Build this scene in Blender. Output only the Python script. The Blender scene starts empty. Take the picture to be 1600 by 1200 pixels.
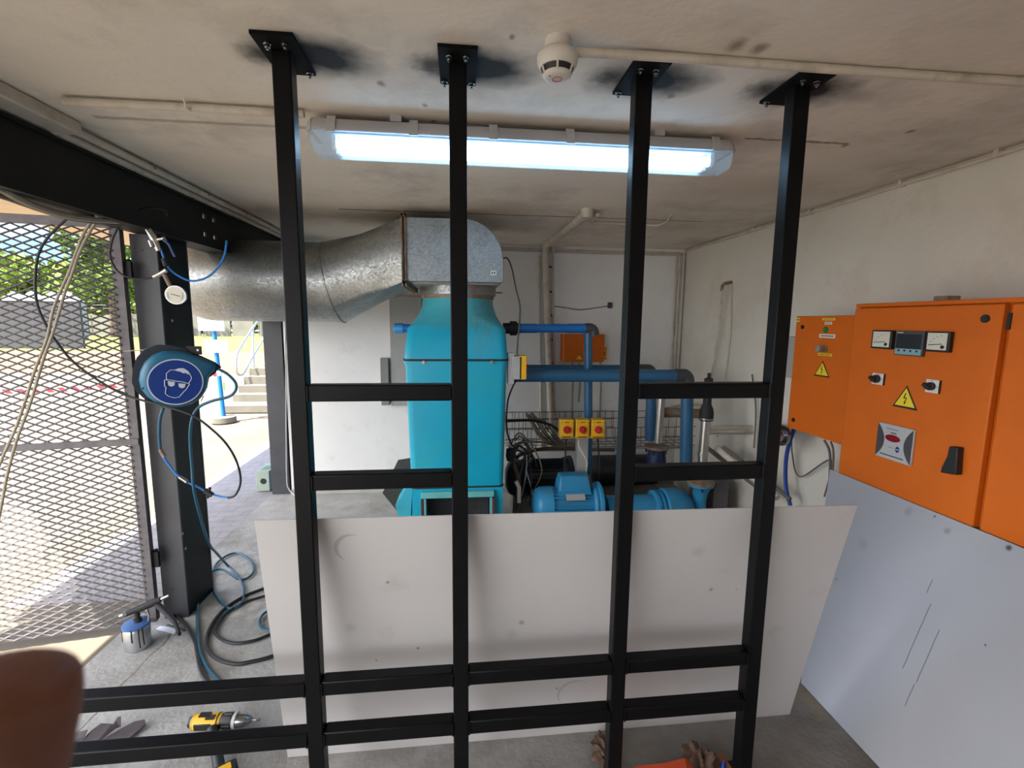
import bpy, bmesh, math, random
from math import *
from mathutils import Vector as V, Matrix
random.seed(4)
S = bpy.context.scene
COL = S.collection
# ------------------------------------------------------------------ camera
YAW, PITCH, ROLL, FOC = 0.108585, 0.132022, 0.0098009, 737.7
CAM = V((0, 0, 1.75))
_f = V((sin(YAW)*cos(PITCH), cos(YAW)*cos(PITCH), -sin(PITCH)))
_r0 = V((cos(YAW), -sin(YAW), 0)); _u0 = _r0.cross(_f)
_r = cos(ROLL)*_r0 + sin(ROLL)*_u0; _u = -sin(ROLL)*_r0 + cos(ROLL)*_u0
cd = bpy.data.cameras.new('camera'); cam = bpy.data.objects.new('camera', cd); COL.objects.link(cam)
cd.sensor_width = 36; cd.lens = FOC/1600*36; cd.clip_start = 0.01; cd.clip_end = 400
M = Matrix((_r, _u, -_f)).transposed().to_4x4(); M.translation = CAM; cam.matrix_world = M
cd.dof.use_dof = True; cd.dof.focus_distance = 2.2; cd.dof.aperture_fstop = 15
S.camera = cam
S.view_settings.view_transform = 'Standard'; S.view_settings.look = 'None'
S.view_settings.gamma = 1; S.view_settings.use_curve_mapping = False
S.view_settings.exposure = 2.12
# ------------------------------------------------------------------ sky, sun
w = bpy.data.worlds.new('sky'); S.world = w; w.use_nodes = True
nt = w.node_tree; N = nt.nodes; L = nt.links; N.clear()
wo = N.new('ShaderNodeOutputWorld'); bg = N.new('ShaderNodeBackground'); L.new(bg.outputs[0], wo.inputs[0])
tc = N.new('ShaderNodeTexCoord'); sx = N.new('ShaderNodeSeparateXYZ'); L.new(tc.outputs['Generated'], sx.inputs[0])
cr = N.new('ShaderNodeValToRGB'); L.new(sx.outputs[2], cr.inputs[0])
cr.color_ramp.elements[0].position = 0.0; cr.color_ramp.elements[0].color = (.20, .36, .60, 1)
cr.color_ramp.elements[1].position = 0.45; cr.color_ramp.elements[1].color = (.035, .14, .42, 1)
nz = N.new('ShaderNodeTexNoise'); mp = N.new('ShaderNodeMapping'); mp.inputs['Scale'].default_value = (3, 3, 8)
L.new(tc.outputs['Generated'], mp.inputs[0]); L.new(mp.outputs[0], nz.inputs[0]); nz.inputs['Scale'].default_value = 1.6; nz.inputs['Detail'].default_value = 8
cc = N.new('ShaderNodeValToRGB'); cc.color_ramp.elements[0].position = .48; cc.color_ramp.elements[1].position = .66; L.new(nz.outputs[0], cc.inputs[0])
mx = N.new('ShaderNodeMix'); mx.data_type = 'RGBA'; L.new(cc.outputs[0], mx.inputs[0]); L.new(cr.outputs[0], mx.inputs[6]); mx.inputs[7].default_value = (.36, .41, .50, 1)
# sky glow low on the sun's side, added to brighten the room
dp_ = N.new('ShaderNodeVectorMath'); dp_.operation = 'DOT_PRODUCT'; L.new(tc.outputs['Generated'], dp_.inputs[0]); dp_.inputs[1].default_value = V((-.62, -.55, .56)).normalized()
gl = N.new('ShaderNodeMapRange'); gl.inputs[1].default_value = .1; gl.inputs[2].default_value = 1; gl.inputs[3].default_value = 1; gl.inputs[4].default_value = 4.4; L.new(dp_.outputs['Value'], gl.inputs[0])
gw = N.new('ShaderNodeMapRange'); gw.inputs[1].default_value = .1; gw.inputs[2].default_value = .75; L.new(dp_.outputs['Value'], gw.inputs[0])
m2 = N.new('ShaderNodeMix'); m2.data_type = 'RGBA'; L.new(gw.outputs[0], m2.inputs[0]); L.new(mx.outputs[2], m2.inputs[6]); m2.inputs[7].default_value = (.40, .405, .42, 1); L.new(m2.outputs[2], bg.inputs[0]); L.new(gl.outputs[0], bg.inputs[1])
sl = bpy.data.lights.new('sun', 'SUN'); so = bpy.data.objects.new('sun', sl); COL.objects.link(so)
sl.energy = 5.2; sl.angle = 0.009; sl.color = (1, .95, .87)
SD = V((.36, .315, -1)).normalized(); so.rotation_euler = SD.to_track_quat('-Z', 'Y').to_euler(); so.location = (-6, -5, 14)

# ------------------------------------------------------------------ helpers
def on(px, py, a, v):
    d = (px-800)/FOC*_r - (py-600)/FOC*_u + _f; i = 'xyz'.index(a)
    return CAM + d*((v-CAM[i])/d[i])
def U(px, py, y): return on(px, py, 'y', y)
def fl(px, py, z=.012): return on(px, py, 'z', z)

def mat(name, col, rough=.6, metal=0, var=.12, vs=6, dirt=None, ds=3, dt=(.5, .7), bump=0, bs=60, spec=.5, emit=None, trans=0, coat=0, alpha=1):
    m = bpy.data.materials.new(name); m.use_nodes = True; n = m.node_tree.nodes; l = m.node_tree.links
    b = n['Principled BSDF']; c = tuple(col)+(1,)
    t = n.new('ShaderNodeTexCoord'); z = n.new('ShaderNodeTexNoise'); z.inputs['Scale'].default_value = vs; z.inputs['Detail'].default_value = 6
    l.new(t.outputs['Object'], z.inputs[0])
    r = n.new('ShaderNodeValToRGB'); r.color_ramp.elements[0].position = .3; r.color_ramp.elements[1].position = .7
    r.color_ramp.elements[0].color = tuple(max(0, x*(1-var)) for x in col)+(1,); r.color_ramp.elements[1].color = tuple(min(1, x*(1+var)) for x in col)+(1,)
    l.new(z.outputs[0], r.inputs[0]); out = r.outputs[0]
    if dirt:
        z2 = n.new('ShaderNodeTexNoise'); z2.inputs['Scale'].default_value = ds; z2.inputs['Detail'].default_value = 9; z2.inputs['Roughness'].default_value = .65
        l.new(t.outputs['Object'], z2.inputs[0]); r2 = n.new('ShaderNodeValToRGB'); r2.color_ramp.elements[0].position = dt[0]; r2.color_ramp.elements[1].position = dt[1]
        l.new(z2.outputs[0], r2.inputs[0]); x = n.new('ShaderNodeMix'); x.data_type = 'RGBA'; l.new(r2.outputs[0], x.inputs[0]); l.new(out, x.inputs[6]); x.inputs[7].default_value = tuple(dirt)+(1,); out = x.outputs[2]
    l.new(out, b.inputs['Base Color']); b.inputs['Roughness'].default_value = rough; b.inputs['Metallic'].default_value = metal
    b.inputs['Specular IOR Level'].default_value = spec; b.inputs['Coat Weight'].default_value = coat; b.inputs['Transmission Weight'].default_value = trans; b.inputs['Alpha'].default_value = alpha
    if emit: b.inputs['Emission Color'].default_value = tuple(emit[:3])+(1,); b.inputs['Emission Strength'].default_value = emit[3]
    if bump:
        z3 = n.new('ShaderNodeTexNoise'); z3.inputs['Scale'].default_value = bs; z3.inputs['Detail'].default_value = 5; l.new(t.outputs['Object'], z3.inputs[0])
        bp = n.new('ShaderNodeBump'); bp.inputs['Strength'].default_value = bump; bp.inputs['Distance'].default_value = .01; l.new(z3.outputs[0], bp.inputs['Height']); l.new(bp.outputs[0], b.inputs['Normal'])
    m['out'] = 1
    return m
class NB:   # tiny node builder working on a material's base colour
    def __init__(s, m): s.m = m; s.n = m.node_tree.nodes; s.l = m.node_tree.links; s.b = s.n['Principled BSDF']; s.tc = [x for x in s.n if x.type == 'TEX_COORD'][0]; s.xyz = s.n.new('ShaderNodeSeparateXYZ'); s.l.new(s.tc.outputs['Object'], s.xyz.inputs[0])
    def ma(s, op, a, b=None, c=None):
        k = s.n.new('ShaderNodeMath'); k.operation = op
        for i, v in enumerate((a, b, c)):
            if v is None: continue
            if isinstance(v, (int, float)): k.inputs[i].default_value = v
            else: s.l.new(v, k.inputs[i])
        return k.outputs[0]
    def noise(s, sc, det=6, scale=(1, 1, 1)):
        mpn = s.n.new('ShaderNodeMapping'); mpn.inputs['Scale'].default_value = scale; s.l.new(s.tc.outputs['Object'], mpn.inputs[0])
        k = s.n.new('ShaderNodeTexNoise'); k.inputs['Scale'].default_value = sc; k.inputs['Detail'].default_value = det; s.l.new(mpn.outputs[0], k.inputs[0]); return k.outputs[0]
    def mixin(s, fac, col):
        cur = s.b.inputs['Base Color'].links[0].from_socket; x = s.n.new('ShaderNodeMix'); x.data_type = 'RGBA'
        x.clamp_factor = True; s.l.new(fac, x.inputs[0]); s.l.new(cur, x.inputs[6]); x.inputs[7].default_value = tuple(col)+(1,); s.l.new(x.outputs[2], s.b.inputs['Base Color'])
    def rng(s, v, a, b, lo=0., hi=1.):
        k = s.n.new('ShaderNodeMapRange'); k.clamp = True; s.l.new(v, k.inputs[0])
        for i, q in zip((1, 2, 3, 4), (a, b, lo, hi)): k.inputs[i].default_value = q
        return k.outputs[0]
    def blob(s, ax, cx, ay, cy, r0, r1, nz=None, amt=0, sx=1, sy=1):   # 1 inside, 0 outside
        dx = s.ma('MULTIPLY', s.ma('SUBTRACT', s.xyz.outputs[ax], cx), sx); dy = s.ma('MULTIPLY', s.ma('SUBTRACT', s.xyz.outputs[ay], cy), sy)
        d = s.ma('SQRT', s.ma('ADD', s.ma('MULTIPLY', dx, dx), s.ma('MULTIPLY', dy, dy)))
        if nz is not None: d = s.ma('ADD', d, s.ma('MULTIPLY', s.ma('SUBTRACT', nz, .5), amt))
        return s.rng(d, r0, r1, 1., 0.)
    def line(s, ax, at, hw, ay, lo, hi, nz=None, amt=0):   # line along axis ay at ax=at
        v = s.xyz.outputs[ax]
        if nz is not None: v = s.ma('ADD', v, s.ma('MULTIPLY', s.ma('SUBTRACT', nz, .5), amt))
        d = s.ma('ABSOLUTE', s.ma('SUBTRACT', v, at)); a = s.rng(d, hw*.7, hw*1.3, 1., 0.)
        q = s.xyz.outputs[ay]
        return s.ma('MULTIPLY', a, s.ma('MULTIPLY', s.rng(q, lo, lo+.01), s.rng(q, hi-.01, hi, 1., 0.)))

def wloc(o):
    p = V((0, 0, 0))
    while o: p += o.location; o = o.parent
    return p
def tag(o, label=None, cat=None, group=None, kind=None):
    if label: o['label'] = label
    if cat: o['category'] = cat
    if group: o['group'] = group
    if kind: o['kind'] = kind
    return o
def thing(name, label, cat, loc=(0, 0, 0), group=None, kind=None):
    o = bpy.data.objects.new(name, None); COL.objects.link(o); o.location = loc; o.empty_display_size = .1
    return tag(o, label, cat, group, kind)
class MB:
    def __init__(s): s.v = []; s.f = []
    def add(s, vs, fs):
        n = len(s.v); s.v += [V(p) for p in vs]; s.f += [tuple(i+n for i in f) for f in fs]; return s
    def box(s, a, b):
        x0, x1 = sorted((a[0], b[0])); y0, y1 = sorted((a[1], b[1])); z0, z1 = sorted((a[2], b[2]))
        return s.add([(x0, y0, z0), (x1, y0, z0), (x1, y1, z0), (x0, y1, z0), (x0, y0, z1), (x1, y0, z1), (x1, y1, z1), (x0, y1, z1)],
                     [(0, 3, 2, 1), (4, 5, 6, 7), (0, 1, 5, 4), (1, 2, 6, 5), (2, 3, 7, 6), (3, 0, 4, 7)])
    def hexa(s, p):  # 8 points bottom 4 then top 4
        return s.add(p, [(0, 3, 2, 1), (4, 5, 6, 7), (0, 1, 5, 4), (1, 2, 6, 5), (2, 3, 7, 6), (3, 0, 4, 7)])
    def obox(s, c, ax, ay, az):  # centre + half vectors
        c = V(c); ax = V(ax); ay = V(ay); az = V(az)
        return s.hexa([c-ax-ay-az, c+ax-ay-az, c+ax+ay-az, c-ax+ay-az, c-ax-ay+az, c+ax-ay+az, c+ax+ay+az, c-ax+ay+az])
    def loft(s, rings, cap=True, closed=True):
        n = len(rings[0]); base = len(s.v)
        for r in rings: s.v += [V(p) for p in r]
        for i in range(len(rings)-1):
            for j in range(n if closed else n-1):
                k = (j+1) % n; s.f.append((base+i*n+j, base+i*n+k, base+(i+1)*n+k, base+(i+1)*n+j))
        if cap: s.f.append(tuple(base+j for j in range(n))[::-1]); s.f.append(tuple(base+(len(rings)-1)*n+j for j in range(n)))
        return s
    def tube(s, pts, r, n=10, cap=True, smooth=0):
        pts = [V(p) for p in pts]
        if smooth: pts = spline(pts, smooth)
        R = r if isinstance(r, (list, tuple)) else [r]*len(pts)
        t = (pts[1]-pts[0]).normalized(); a = V((0, 0, 1)) if abs(t.z) < .9 else V((1, 0, 0)); nrm = (a-t*a.dot(t)).normalized(); rings = []
        for i, p in enumerate(pts):
            tt = ((pts[min(i+1, len(pts)-1)]-pts[max(i-1, 0)])).normalized()
            nrm = (nrm-tt*nrm.dot(tt)); nrm.normalize(); bn = tt.cross(nrm)
            rings.append([p+(nrm*cos(2*pi*k/n)+bn*sin(2*pi*k/n))*R[i] for k in range(n)])
        return s.loft(rings, cap)
    def lathe(s, c, axis, prof, n=24):  # prof: (dist along axis, radius)
        t = V(axis).normalized(); a = V((0, 0, 1)) if abs(t.z) < .9 else V((1, 0, 0)); u = (a-t*a.dot(t)).normalized(); b = t.cross(u); c = V(c)
        return s.loft([[c+t*d+(u*cos(2*pi*k/n)+b*sin(2*pi*k/n))*max(r, 1e-5) for k in range(n)] for d, r in prof])
    def prism(s, poly, d):  # polygon points extruded by vector d
        d = V(d); return s.loft([[V(p) for p in poly], [V(p)+d for p in poly]])
    def build(s, name, m, parent=None, smooth=True, origin=None, bevel=0, bseg=2, sharp=38):
        me = bpy.data.meshes.new(name)
        if parent is not None: off = wloc(parent)
        elif origin == 'world': off = V((0, 0, 0))
        else:
            xs = [p.x for p in s.v]; ys = [p.y for p in s.v]; zs = [p.z for p in s.v]
            off = V(((min(xs)+max(xs))/2, (min(ys)+max(ys))/2, min(zs))) if origin is None else V(origin)
        me.from_pydata([tuple(p-off) for p in s.v], [], s.f); bm = bmesh.new(); bm.from_mesh(me)
        bmesh.ops.recalc_face_normals(bm, faces=bm.faces)
        for f in bm.faces: f.smooth = smooth
        if smooth:
            for e in bm.edges:
                if len(e.link_faces) == 2 and e.calc_face_angle(0) > radians(sharp): e.smooth = False
        bm.to_mesh(me); bm.free(); me.materials.append(m)
        o = bpy.data.objects.new(name, me); COL.objects.link(o)
        if parent is not None: o.parent = parent
        else: o.location = off
        if bevel:
            b = o.modifiers.new('bevel', 'BEVEL'); b.width = bevel; b.segments = bseg; b.limit_method = 'ANGLE'; b.angle_limit = radians(40)
        return o
def spline(P, k):
    out = []
    for i in range(len(P)-1):
        p0 = P[max(i-1, 0)]; p1 = P[i]; p2 = P[i+1]; p3 = P[min(i+2, len(P)-1)]
        for j in range(k):
            t = j/k; out.append(.5*((2*p1)+(p2-p0)*t+(2*p0-5*p1+4*p2-p3)*t*t+(3*p1-p0-3*p2+p3)*t**3))
    return out+[P[-1]]
def part(name, mb, m, parent, **k): return mb.build(name, m, parent, **k)
def solo(name, mb, m, label, cat, group=None, kind=None, **k): return tag(mb.build(name, m, **k), label, cat, group, kind)
def struct(name, mb, m, **k):
    o = mb.build(name, m, origin='world', **k); o['kind'] = 'structure'; return o
def cable(name, pts, r, m, label, cat='cable', group=None, k=6, n=8): return solo(name, MB().tube(pts, r, n, smooth=k), m, label, cat, group)
def bolt_mb(mb, c, ax, r, h):
    return mb.lathe(c, ax, [(0, r*1.35), (h*.25, r*1.35), (h*.25, r), (h*.7, r), (h*.7, r*.5), (h, r*.5)], 8)
def rrect(cx, cy, hx, hy, r, z, n=8):
    out = []
    for q, (sx_, sy_) in enumerate(((1, 1), (-1, 1), (-1, -1), (1, -1))):
        for i in range(n+1):
            a = pi/2*q+pi/2*i/n; out.append(V((cx+sx_*(hx-r)+r*cos(a), cy+sy_*(hy-r)+r*sin(a), z)))
    return out

# ------------------------------------------------------------------ materials
m_ceil = mat('ceiling plaster', (.69, .62, .53), .85, var=.07, vs=1.4, dirt=(.36, .31, .26), ds=2.2, dt=(.5, .85), bump=.25, bs=25)
m_wall = mat('painted wall', (.79, .775, .75), .8, var=.03, vs=2, dirt=(.66, .63, .58), ds=5, dt=(.55, .85), bump=.15, bs=30)
m_wall2 = mat('painted wall in warm light', (.66, .625, .545), .8, var=.05, vs=1.2, dirt=(.55, .49, .40), ds=2.5, dt=(.5, .8), bump=.2, bs=25)  # wall paint copy with the warm, dimmer light put into its colour
m_floor = mat('concrete floor', (.30, .295, .285), .75, var=.16, vs=5, dirt=(.17, .155, .135), ds=2.2, dt=(.48, .68), bump=.4, bs=45)
m_ground = mat('pale yard concrete', (.145, .120, .088), .9, var=.08, vs=.8, dirt=(.115, .094, .068), ds=.5, dt=(.5, .7), bump=.1)
m_soil = mat('orange soil', (.19, .105, .055), .95, var=.15, vs=.6)
m_grass = mat('dry grass', (.16, .17, .03), .95, var=.35, vs=.7, bump=.3)
m_paver = mat('grey pavers', (.26, .25, .26), .8, var=.12, vs=8)
m_plate = mat('black plate', (.004, .004, .004), .75, spec=.1)
m_black = mat('black gloss paint', (.0035, .0035, .004), .40, spec=.16, var=.2, vs=15, bump=.03, bs=150)
m_steel_dk = mat('grey painted steel', (.045, .046, .052), .5, var=.2, vs=6, dirt=(.03, .03, .03), dt=(.55, .75), bump=.1, bs=90)
m_beam = mat('black steel', (.010, .010, .011), .6, spec=.25, var=.25, vs=6)
m_galv = mat('galvanised sheet', (.30, .31, .30), .40, 1, var=.16, vs=95, dirt=(.17, .18, .175), ds=5, dt=(.45, .8))
m_cyan = mat('cyan fibreglass', (.0, .34, .50), .38, var=.05, vs=3, dirt=(.02, .36, .43), ds=2.5, dt=(.5, .75), spec=.5)
m_cyanlt = mat('faded cyan paint', (.12, .42, .42), .55, var=.1)
m_gasket = mat('dark rubber', (.012, .012, .013), .7, var=.2)
m_rust = mat('rusted steel', (.24, .16, .10), .8, .2, var=.35, vs=25, dirt=(.30, .27, .23), ds=8, dt=(.45, .65), bump=.3)
m_orange = mat('orange enamel', (.60, .125, .006), .5, var=.03, vs=10, bump=.12, bs=260, spec=.3)
m_orange_dk = m_orange
m_yellow = mat('yellow plastic', (.72, .40, .01), .45, var=.05)
m_red = mat('red plastic', (.45, .012, .02), .35, var=.05)
m_pvc = mat('cream conduit', (.56, .50, .41), .6, var=.08, vs=10, dirt=(.38, .33, .26), ds=8)
m_white = mat('off white plastic', (.62, .58, .52), .4, var=.03)
m_pipe = mat('blue pressure pipe', (.022, .11, .22), .38, var=.08, vs=8)
m_pipe2 = mat('bright blue pipe', (.008, .13, .42), .35, var=.06)
m_elbow = mat('grey pipe fitting', (.05, .053, .06), .45, var=.08)
m_ss = mat('stainless steel', (.55, .52, .48), .3, 1, var=.08, vs=20)
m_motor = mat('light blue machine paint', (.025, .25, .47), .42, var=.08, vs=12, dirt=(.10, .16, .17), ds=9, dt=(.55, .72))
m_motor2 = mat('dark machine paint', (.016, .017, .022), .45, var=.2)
m_board = mat('white sheet board', (.53, .51, .50), .5, var=.03, vs=3, dirt=(.38, .36, .34), ds=3.5, dt=(.6, .82), bump=.05, bs=6)
m_board2 = mat('blueish white board', (.34, .345, .37), .42, var=.03, vs=3, dirt=(.36, .36, .38), ds=3.5, dt=(.62, .85), bump=.05, bs=6)
m_edge = mat('grey cable', (.12, .11, .10), .6)
m_bluehose = mat('teal blue hose', (.003, .075, .13), .4, var=.1)
m_bluetube = mat('bright blue air tube', (.005, .16, .50), .35)
m_blk = mat('black rubber hose', (.007, .008, .010), .5, var=.3, vs=30)
m_beige = mat('grimy beige cable', (.30, .26, .19), .6, var=.2, vs=20)
m_gate = mat('gate steel', (.13, .12, .125), .6, .2, var=.2, vs=20)
m_mesh = mat('expanded metal steel', (.10, .09, .09), .6, .2, var=.2, vs=20)
m_reel = mat('reel shell blue', (.012, .115, .21), .42, var=.05)
m_reeldk = mat('reel back plate', (.022, .03, .042), .5)
m_sign = mat('sign deep blue', (.004, .035, .22), .35, var=.03)
m_signw = mat('sign pale lines', (.55, .60, .66), .45, var=.03)
m_alu = mat('aluminium', (.55, .56, .58), .32, 1, var=.06, vs=20)
m_skin = mat('brown skin', (.16, .055, .028), .55, var=.1, vs=60, bump=.1, bs=300); 
m_drill_y = mat('yellow tool plastic', (.75, .42, .01), .45, var=.04)
m_drill_k = mat('black tool plastic', (.007, .007, .008), .5)
m_chrome = mat('dark chrome', (.35, .35, .36), .25, 1)
m_paperw = mat('paper', (.62, .66, .78), .7, var=.03)
m_stickw = mat('white sticker', (.68, .66, .62), .5, var=.03)
m_sticky = mat('warning yellow', (.78, .60, .02), .45, var=.02)
m_ink = mat('black ink', (.008, .008, .008), .5)
m_dial = mat('meter face', (.62, .60, .50), .4, var=.02)
m_greybox = mat('grey enclosure', (.36, .36, .34), .55, var=.06)
m_greypan = mat('grey faceplate', (.42, .42, .42), .45, var=.03)
m_darkgrey = mat('dark grey plastic', (.05, .05, .055), .5)
m_teal = mat('teal keypad', (.22, .38, .42), .5)
m_redglass = mat('dark red display', (.22, .008, .012), .2)
m_green = mat('green lamp', (.01, .22, .03), .3)
m_postblue = mat('sky blue post paint', (.0, .13, .38), .5, var=.04)
m_conc = mat('pale concrete', (.135, .125, .10), .9, var=.1, vs=4)
m_fence = mat('precast wall', (.15, .145, .12), .9, var=.15, vs=.8)
m_shade = mat('charcoal sheeting', (.035, .037, .042), .8, var=.1, vs=.6)
m_leaf = mat('tree leaves', (.19, .28, .03), .75, var=.5, vs=.5)
m_leaf2 = mat('darker tree leaves', (.10, .16, .02), .75, var=.5, vs=.5)
m_bark = mat('bark', (.10, .07, .05), .9)
m_tent = mat('white canvas', (.30, .32, .36), .8, var=.02)
m_tape = mat('barrier tape', (.40, .36, .35), .5, var=.02)
m_soffit = mat('eave boards', (.75, .56, .36), .85, var=.06)
m_plast = mat('light render', (.42, .40, .37), .85)
m_lid = mat('blue pot lid', (.05, .12, .30), .4)
m_dkhose = mat('dirt brown', (.10, .06, .04), .9, var=.4, vs=30)
m_rag = mat('torn grey membrane', (.055, .045, .05), .8, var=.3, vs=20)
m_ortarp = mat('orange tarp', (.60, .07, .015), .5, var=.15, vs=10)
m_wire = mat('tray wire', (.16, .13, .105), .55, .5, var=.2)
m_green2 = mat('pale green block', (.30, .36, .30), .7)
m_tubewhite = mat('light housing', (.42, .41, .42), .45, var=.03)
m_tubelit = mat('lit fluorescent tube', (.9, .95, 1), .3, emit=(.45, .72, 1, 3.2))
m_diff = mat('clear diffuser', (.60, .68, .72), .2, var=.0, alpha=.28)
m_refl = mat('lit reflector tray', (.22, .38, .55), .4, var=.01)

# tape stripes
b = NB(m_tape); st = b.ma('GREATER_THAN', b.ma('FRACT', b.ma('MULTIPLY', b.ma('ADD', b.xyz.outputs[0], b.xyz.outputs[2]), 5.5)), .5); b.mixin(st, (.42, .02, .03))
# ceiling stains, cracks, painted duct shadow
b = NB(m_ceil); nz1 = b.noise(9); nz2 = b.noise(30)
for cx, cy in ((-.48, 1.51), (.0, 1.51), (.545, 1.51), (1.06, 1.51)):
    b.mixin(b.ma('MULTIPLY', b.blob(0, cx, 1, cy, .16, .19, nz1, .10), .55), (.55, .50, .43))
    b.mixin(b.ma('MULTIPLY', b.blob(0, cx+.06, 1, cy+.02, .05, .17, nz1, .13, sx=.75, sy=1.25), 1.0), (.006, .006, .007))
    b.mixin(b.ma('MULTIPLY', b.blob(0, cx-.085, 1, cy+.02, .01, .07, nz2, .08), .8), (.015, .013, .012))
b.mixin(b.ma('MULTIPLY', b.line(1, 3.47, .009, 0, -.83, 1.8, b.noise(3), .02), .95), (.03, .02, .015))
b.mixin(b.ma('MULTIPLY', b.line(1, 2.06, .013, 0, -1.38, -.58, nz2, .02), .6), (.24, .20, .16))
b.mixin(b.ma('MULTIPLY', b.line(1, 1.93, .010, 0, 1.15, 1.62, nz2, .03), .75), (.14, .09, .06))
b.mixin(b.ma('MULTIPLY', b.blob(0, 1.28, 1, 1.16, .02, .13, nz1, .14, sx=.6), .7), (.60, .55, .47))
b.mixin(b.ma('MULTIPLY', b.blob(0, 1.95, 1, 1.55, .01, .09, nz1, .10, sx=.5), .5), (.60, .55, .47))
for cx, cy, r_, a_, c_ in ((-1.2, 2.6, .5, .25, (.52, .44, .34)), (1.7, 2.6, .6, .35, (.42, .35, .28)), (1.3, .9, .7, .35, (.42, .35, .28)), (.3, 3.25, .5, .5, (.34, .28, .23)), (-.7, 1.2, .4, .2, (.45, .38, .3)), (1.6, 3.6, .6, .3, (.40, .33, .26)), (.02, 1.06, .3, .3, (.40, .33, .26))):  # the patch by the duct paints its shadow on the ceiling
    b.mixin(b.ma('MULTIPLY', b.blob(0, cx, 1, cy, r_*.2, r_, nz1, r_*.5, sy=1.6), a_), c_)
for cx, cy, r in ((-.25, 1.66, .012), (-.12, 1.80, .010), (.70, 1.62, .012), (-.1, 1.93, .008), (.14, 1.36, .008), (1.62, 1.95, .012), (1.75, 1.78, .012), (.75, 1.32, .02), (.82, 1.33, .018)):
    b.mixin(b.ma('MULTIPLY', b.blob(0, cx, 1, cy, r*.5, r*1.5, nz2, .02, sy=.7), .7), (.16, .10, .06))
# floor: white paint flakes; darker at the near right
b = NB(m_floor); nf = b.noise(12, 8)
b.mixin(b.ma('MULTIPLY', b.blob(0, -1.35, 1, 3.15, .05, .5, nf, .9), .8), (.60, .58, .54))
b.mixin(b.ma('MULTIPLY', b.blob(0, -.3, 1, 4.55, .05, 1.2, nf, 1.6, sx=.5, sy=2), .55), (.42, .40, .37))
b.mixin(b.ma('MULTIPLY', b.line(0, -1.62, .006, 1, 1.2, 2.9, b.noise(4), .12), .7), (.10, .09, .08))
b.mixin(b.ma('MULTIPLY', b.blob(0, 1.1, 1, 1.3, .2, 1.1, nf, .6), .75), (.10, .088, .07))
b.mixin(b.ma('MULTIPLY', b.blob(0, 1.62, 1, 1.83, .02, .14, nf, .2, sx=2), .7), (.30, .24, .15))
# paver joints
b = NB(m_paver)
bt = b.n.new('ShaderNodeTexBrick'); bt.inputs['Color1'].default_value = (0, 0, 0, 1); bt.inputs['Color2'].default_value = (0, 0, 0, 1); bt.inputs['Mortar'].default_value = (1, 1, 1, 1)
bt.inputs['Scale'].default_value = 1; bt.inputs['Brick Width'].default_value = .22; bt.inputs['Row Height'].default_value = .11; bt.inputs['Mortar Size'].default_value = .006
b.l.new(b.tc.outputs['Object'], bt.inputs[0]); b.mixin(b.ma('MULTIPLY', bt.outputs[0], .5), (.14, .135, .13))
# cyan rust streaks
b = NB(m_cyan); sn = b.noise(1, 4, (45, 45, 1.2)); top = b.rng(b.xyz.outputs[2], 1.5, 1.75)
b.mixin(b.ma('MULTIPLY', b.rng(b.xyz.outputs[2], 1.68, 1.74), .55), (.10, .40, .42))
side = b.blob(0, .17, 2, 1.75, .05, .24, None, 0, sx=1.6, sy=.75)
b.mixin(b.ma('MULTIPLY', b.ma('MULTIPLY', side, b.rng(sn, .42, .62)), .55), (.16, .17, .10))
# boards: scuffs and scratches
b = NB(m_board2)
# galvanised spangle sharper
b = NB(m_galv); vo = b.n.new('ShaderNodeTexVoronoi'); vo.inputs['Scale'].default_value = 85; b.l.new(b.tc.outputs['Object'], vo.inputs[0])
sv = b.n.new('ShaderNodeSeparateColor'); b.l.new(vo.outputs['Color'], sv.inputs[0]); b.l.new(b.rng(sv.outputs[0], 0, 1, .34, .58), b.b.inputs['Roughness'])
b.mixin(b.ma('MULTIPLY', sv.outputs[1], .35), (.50, .51, .50))

# ------------------------------------------------------------------ large structure
H = 2.5; XR = 2.31; YB = 4.785; XL = -1.72
struct('ceiling', MB().box((-1.72, -2.2, H), (XR+.2, YB+.2, H+.15)), m_ceil)
struct('floor', MB().box((-1.9, -2.2, -.12), (XR+.2, YB+.2, 0)), m_floor)
struct('wall_back', MB().box((-1.70, YB, 0), (XR+.2, YB+.2, H)), m_wall)
struct('wall_right', MB().box((XR, -2.2, 0), (XR+.2, YB, H)), m_wall2)
struct('wall_front', MB().box((-1.5, -2.4, 0), (XR+.2, -2.2, H)), m_wall)
struct('ground', MB().box((-80, -14, -.16), (45, 110, -.02)), m_ground)
g = MB().box((-2.78, 3.0, -.02), (-1.9, 12, -.008)); struct('paving', g, m_paver)
struct('soil_verge', MB().box((-80, 16.5, -.02), (20, 27, -.008)), m_soil)
struct('grass_verge', MB().box((-80, 27, -.02), (20, 60, .0)), m_grass)
# eave soffit, yard side; unseen near slab added to edge the sun patch
struct('eave_soffit', MB().box((-3.55, 2.05, 2.52), (-1.72, 12, 2.60)).box((-2.87, -2.2, 2.52), (-1.72, 2.05, 2.60)), m_soffit)
struct('trim_1', MB().box((-2.15, 2.06, 2.44), (-1.72, 12, 2.52)), m_plast)
struct('skirting_plaster', MB().box((-1.7, YB-.02, 0), (2.31, YB, .05)), m_plast)
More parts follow.
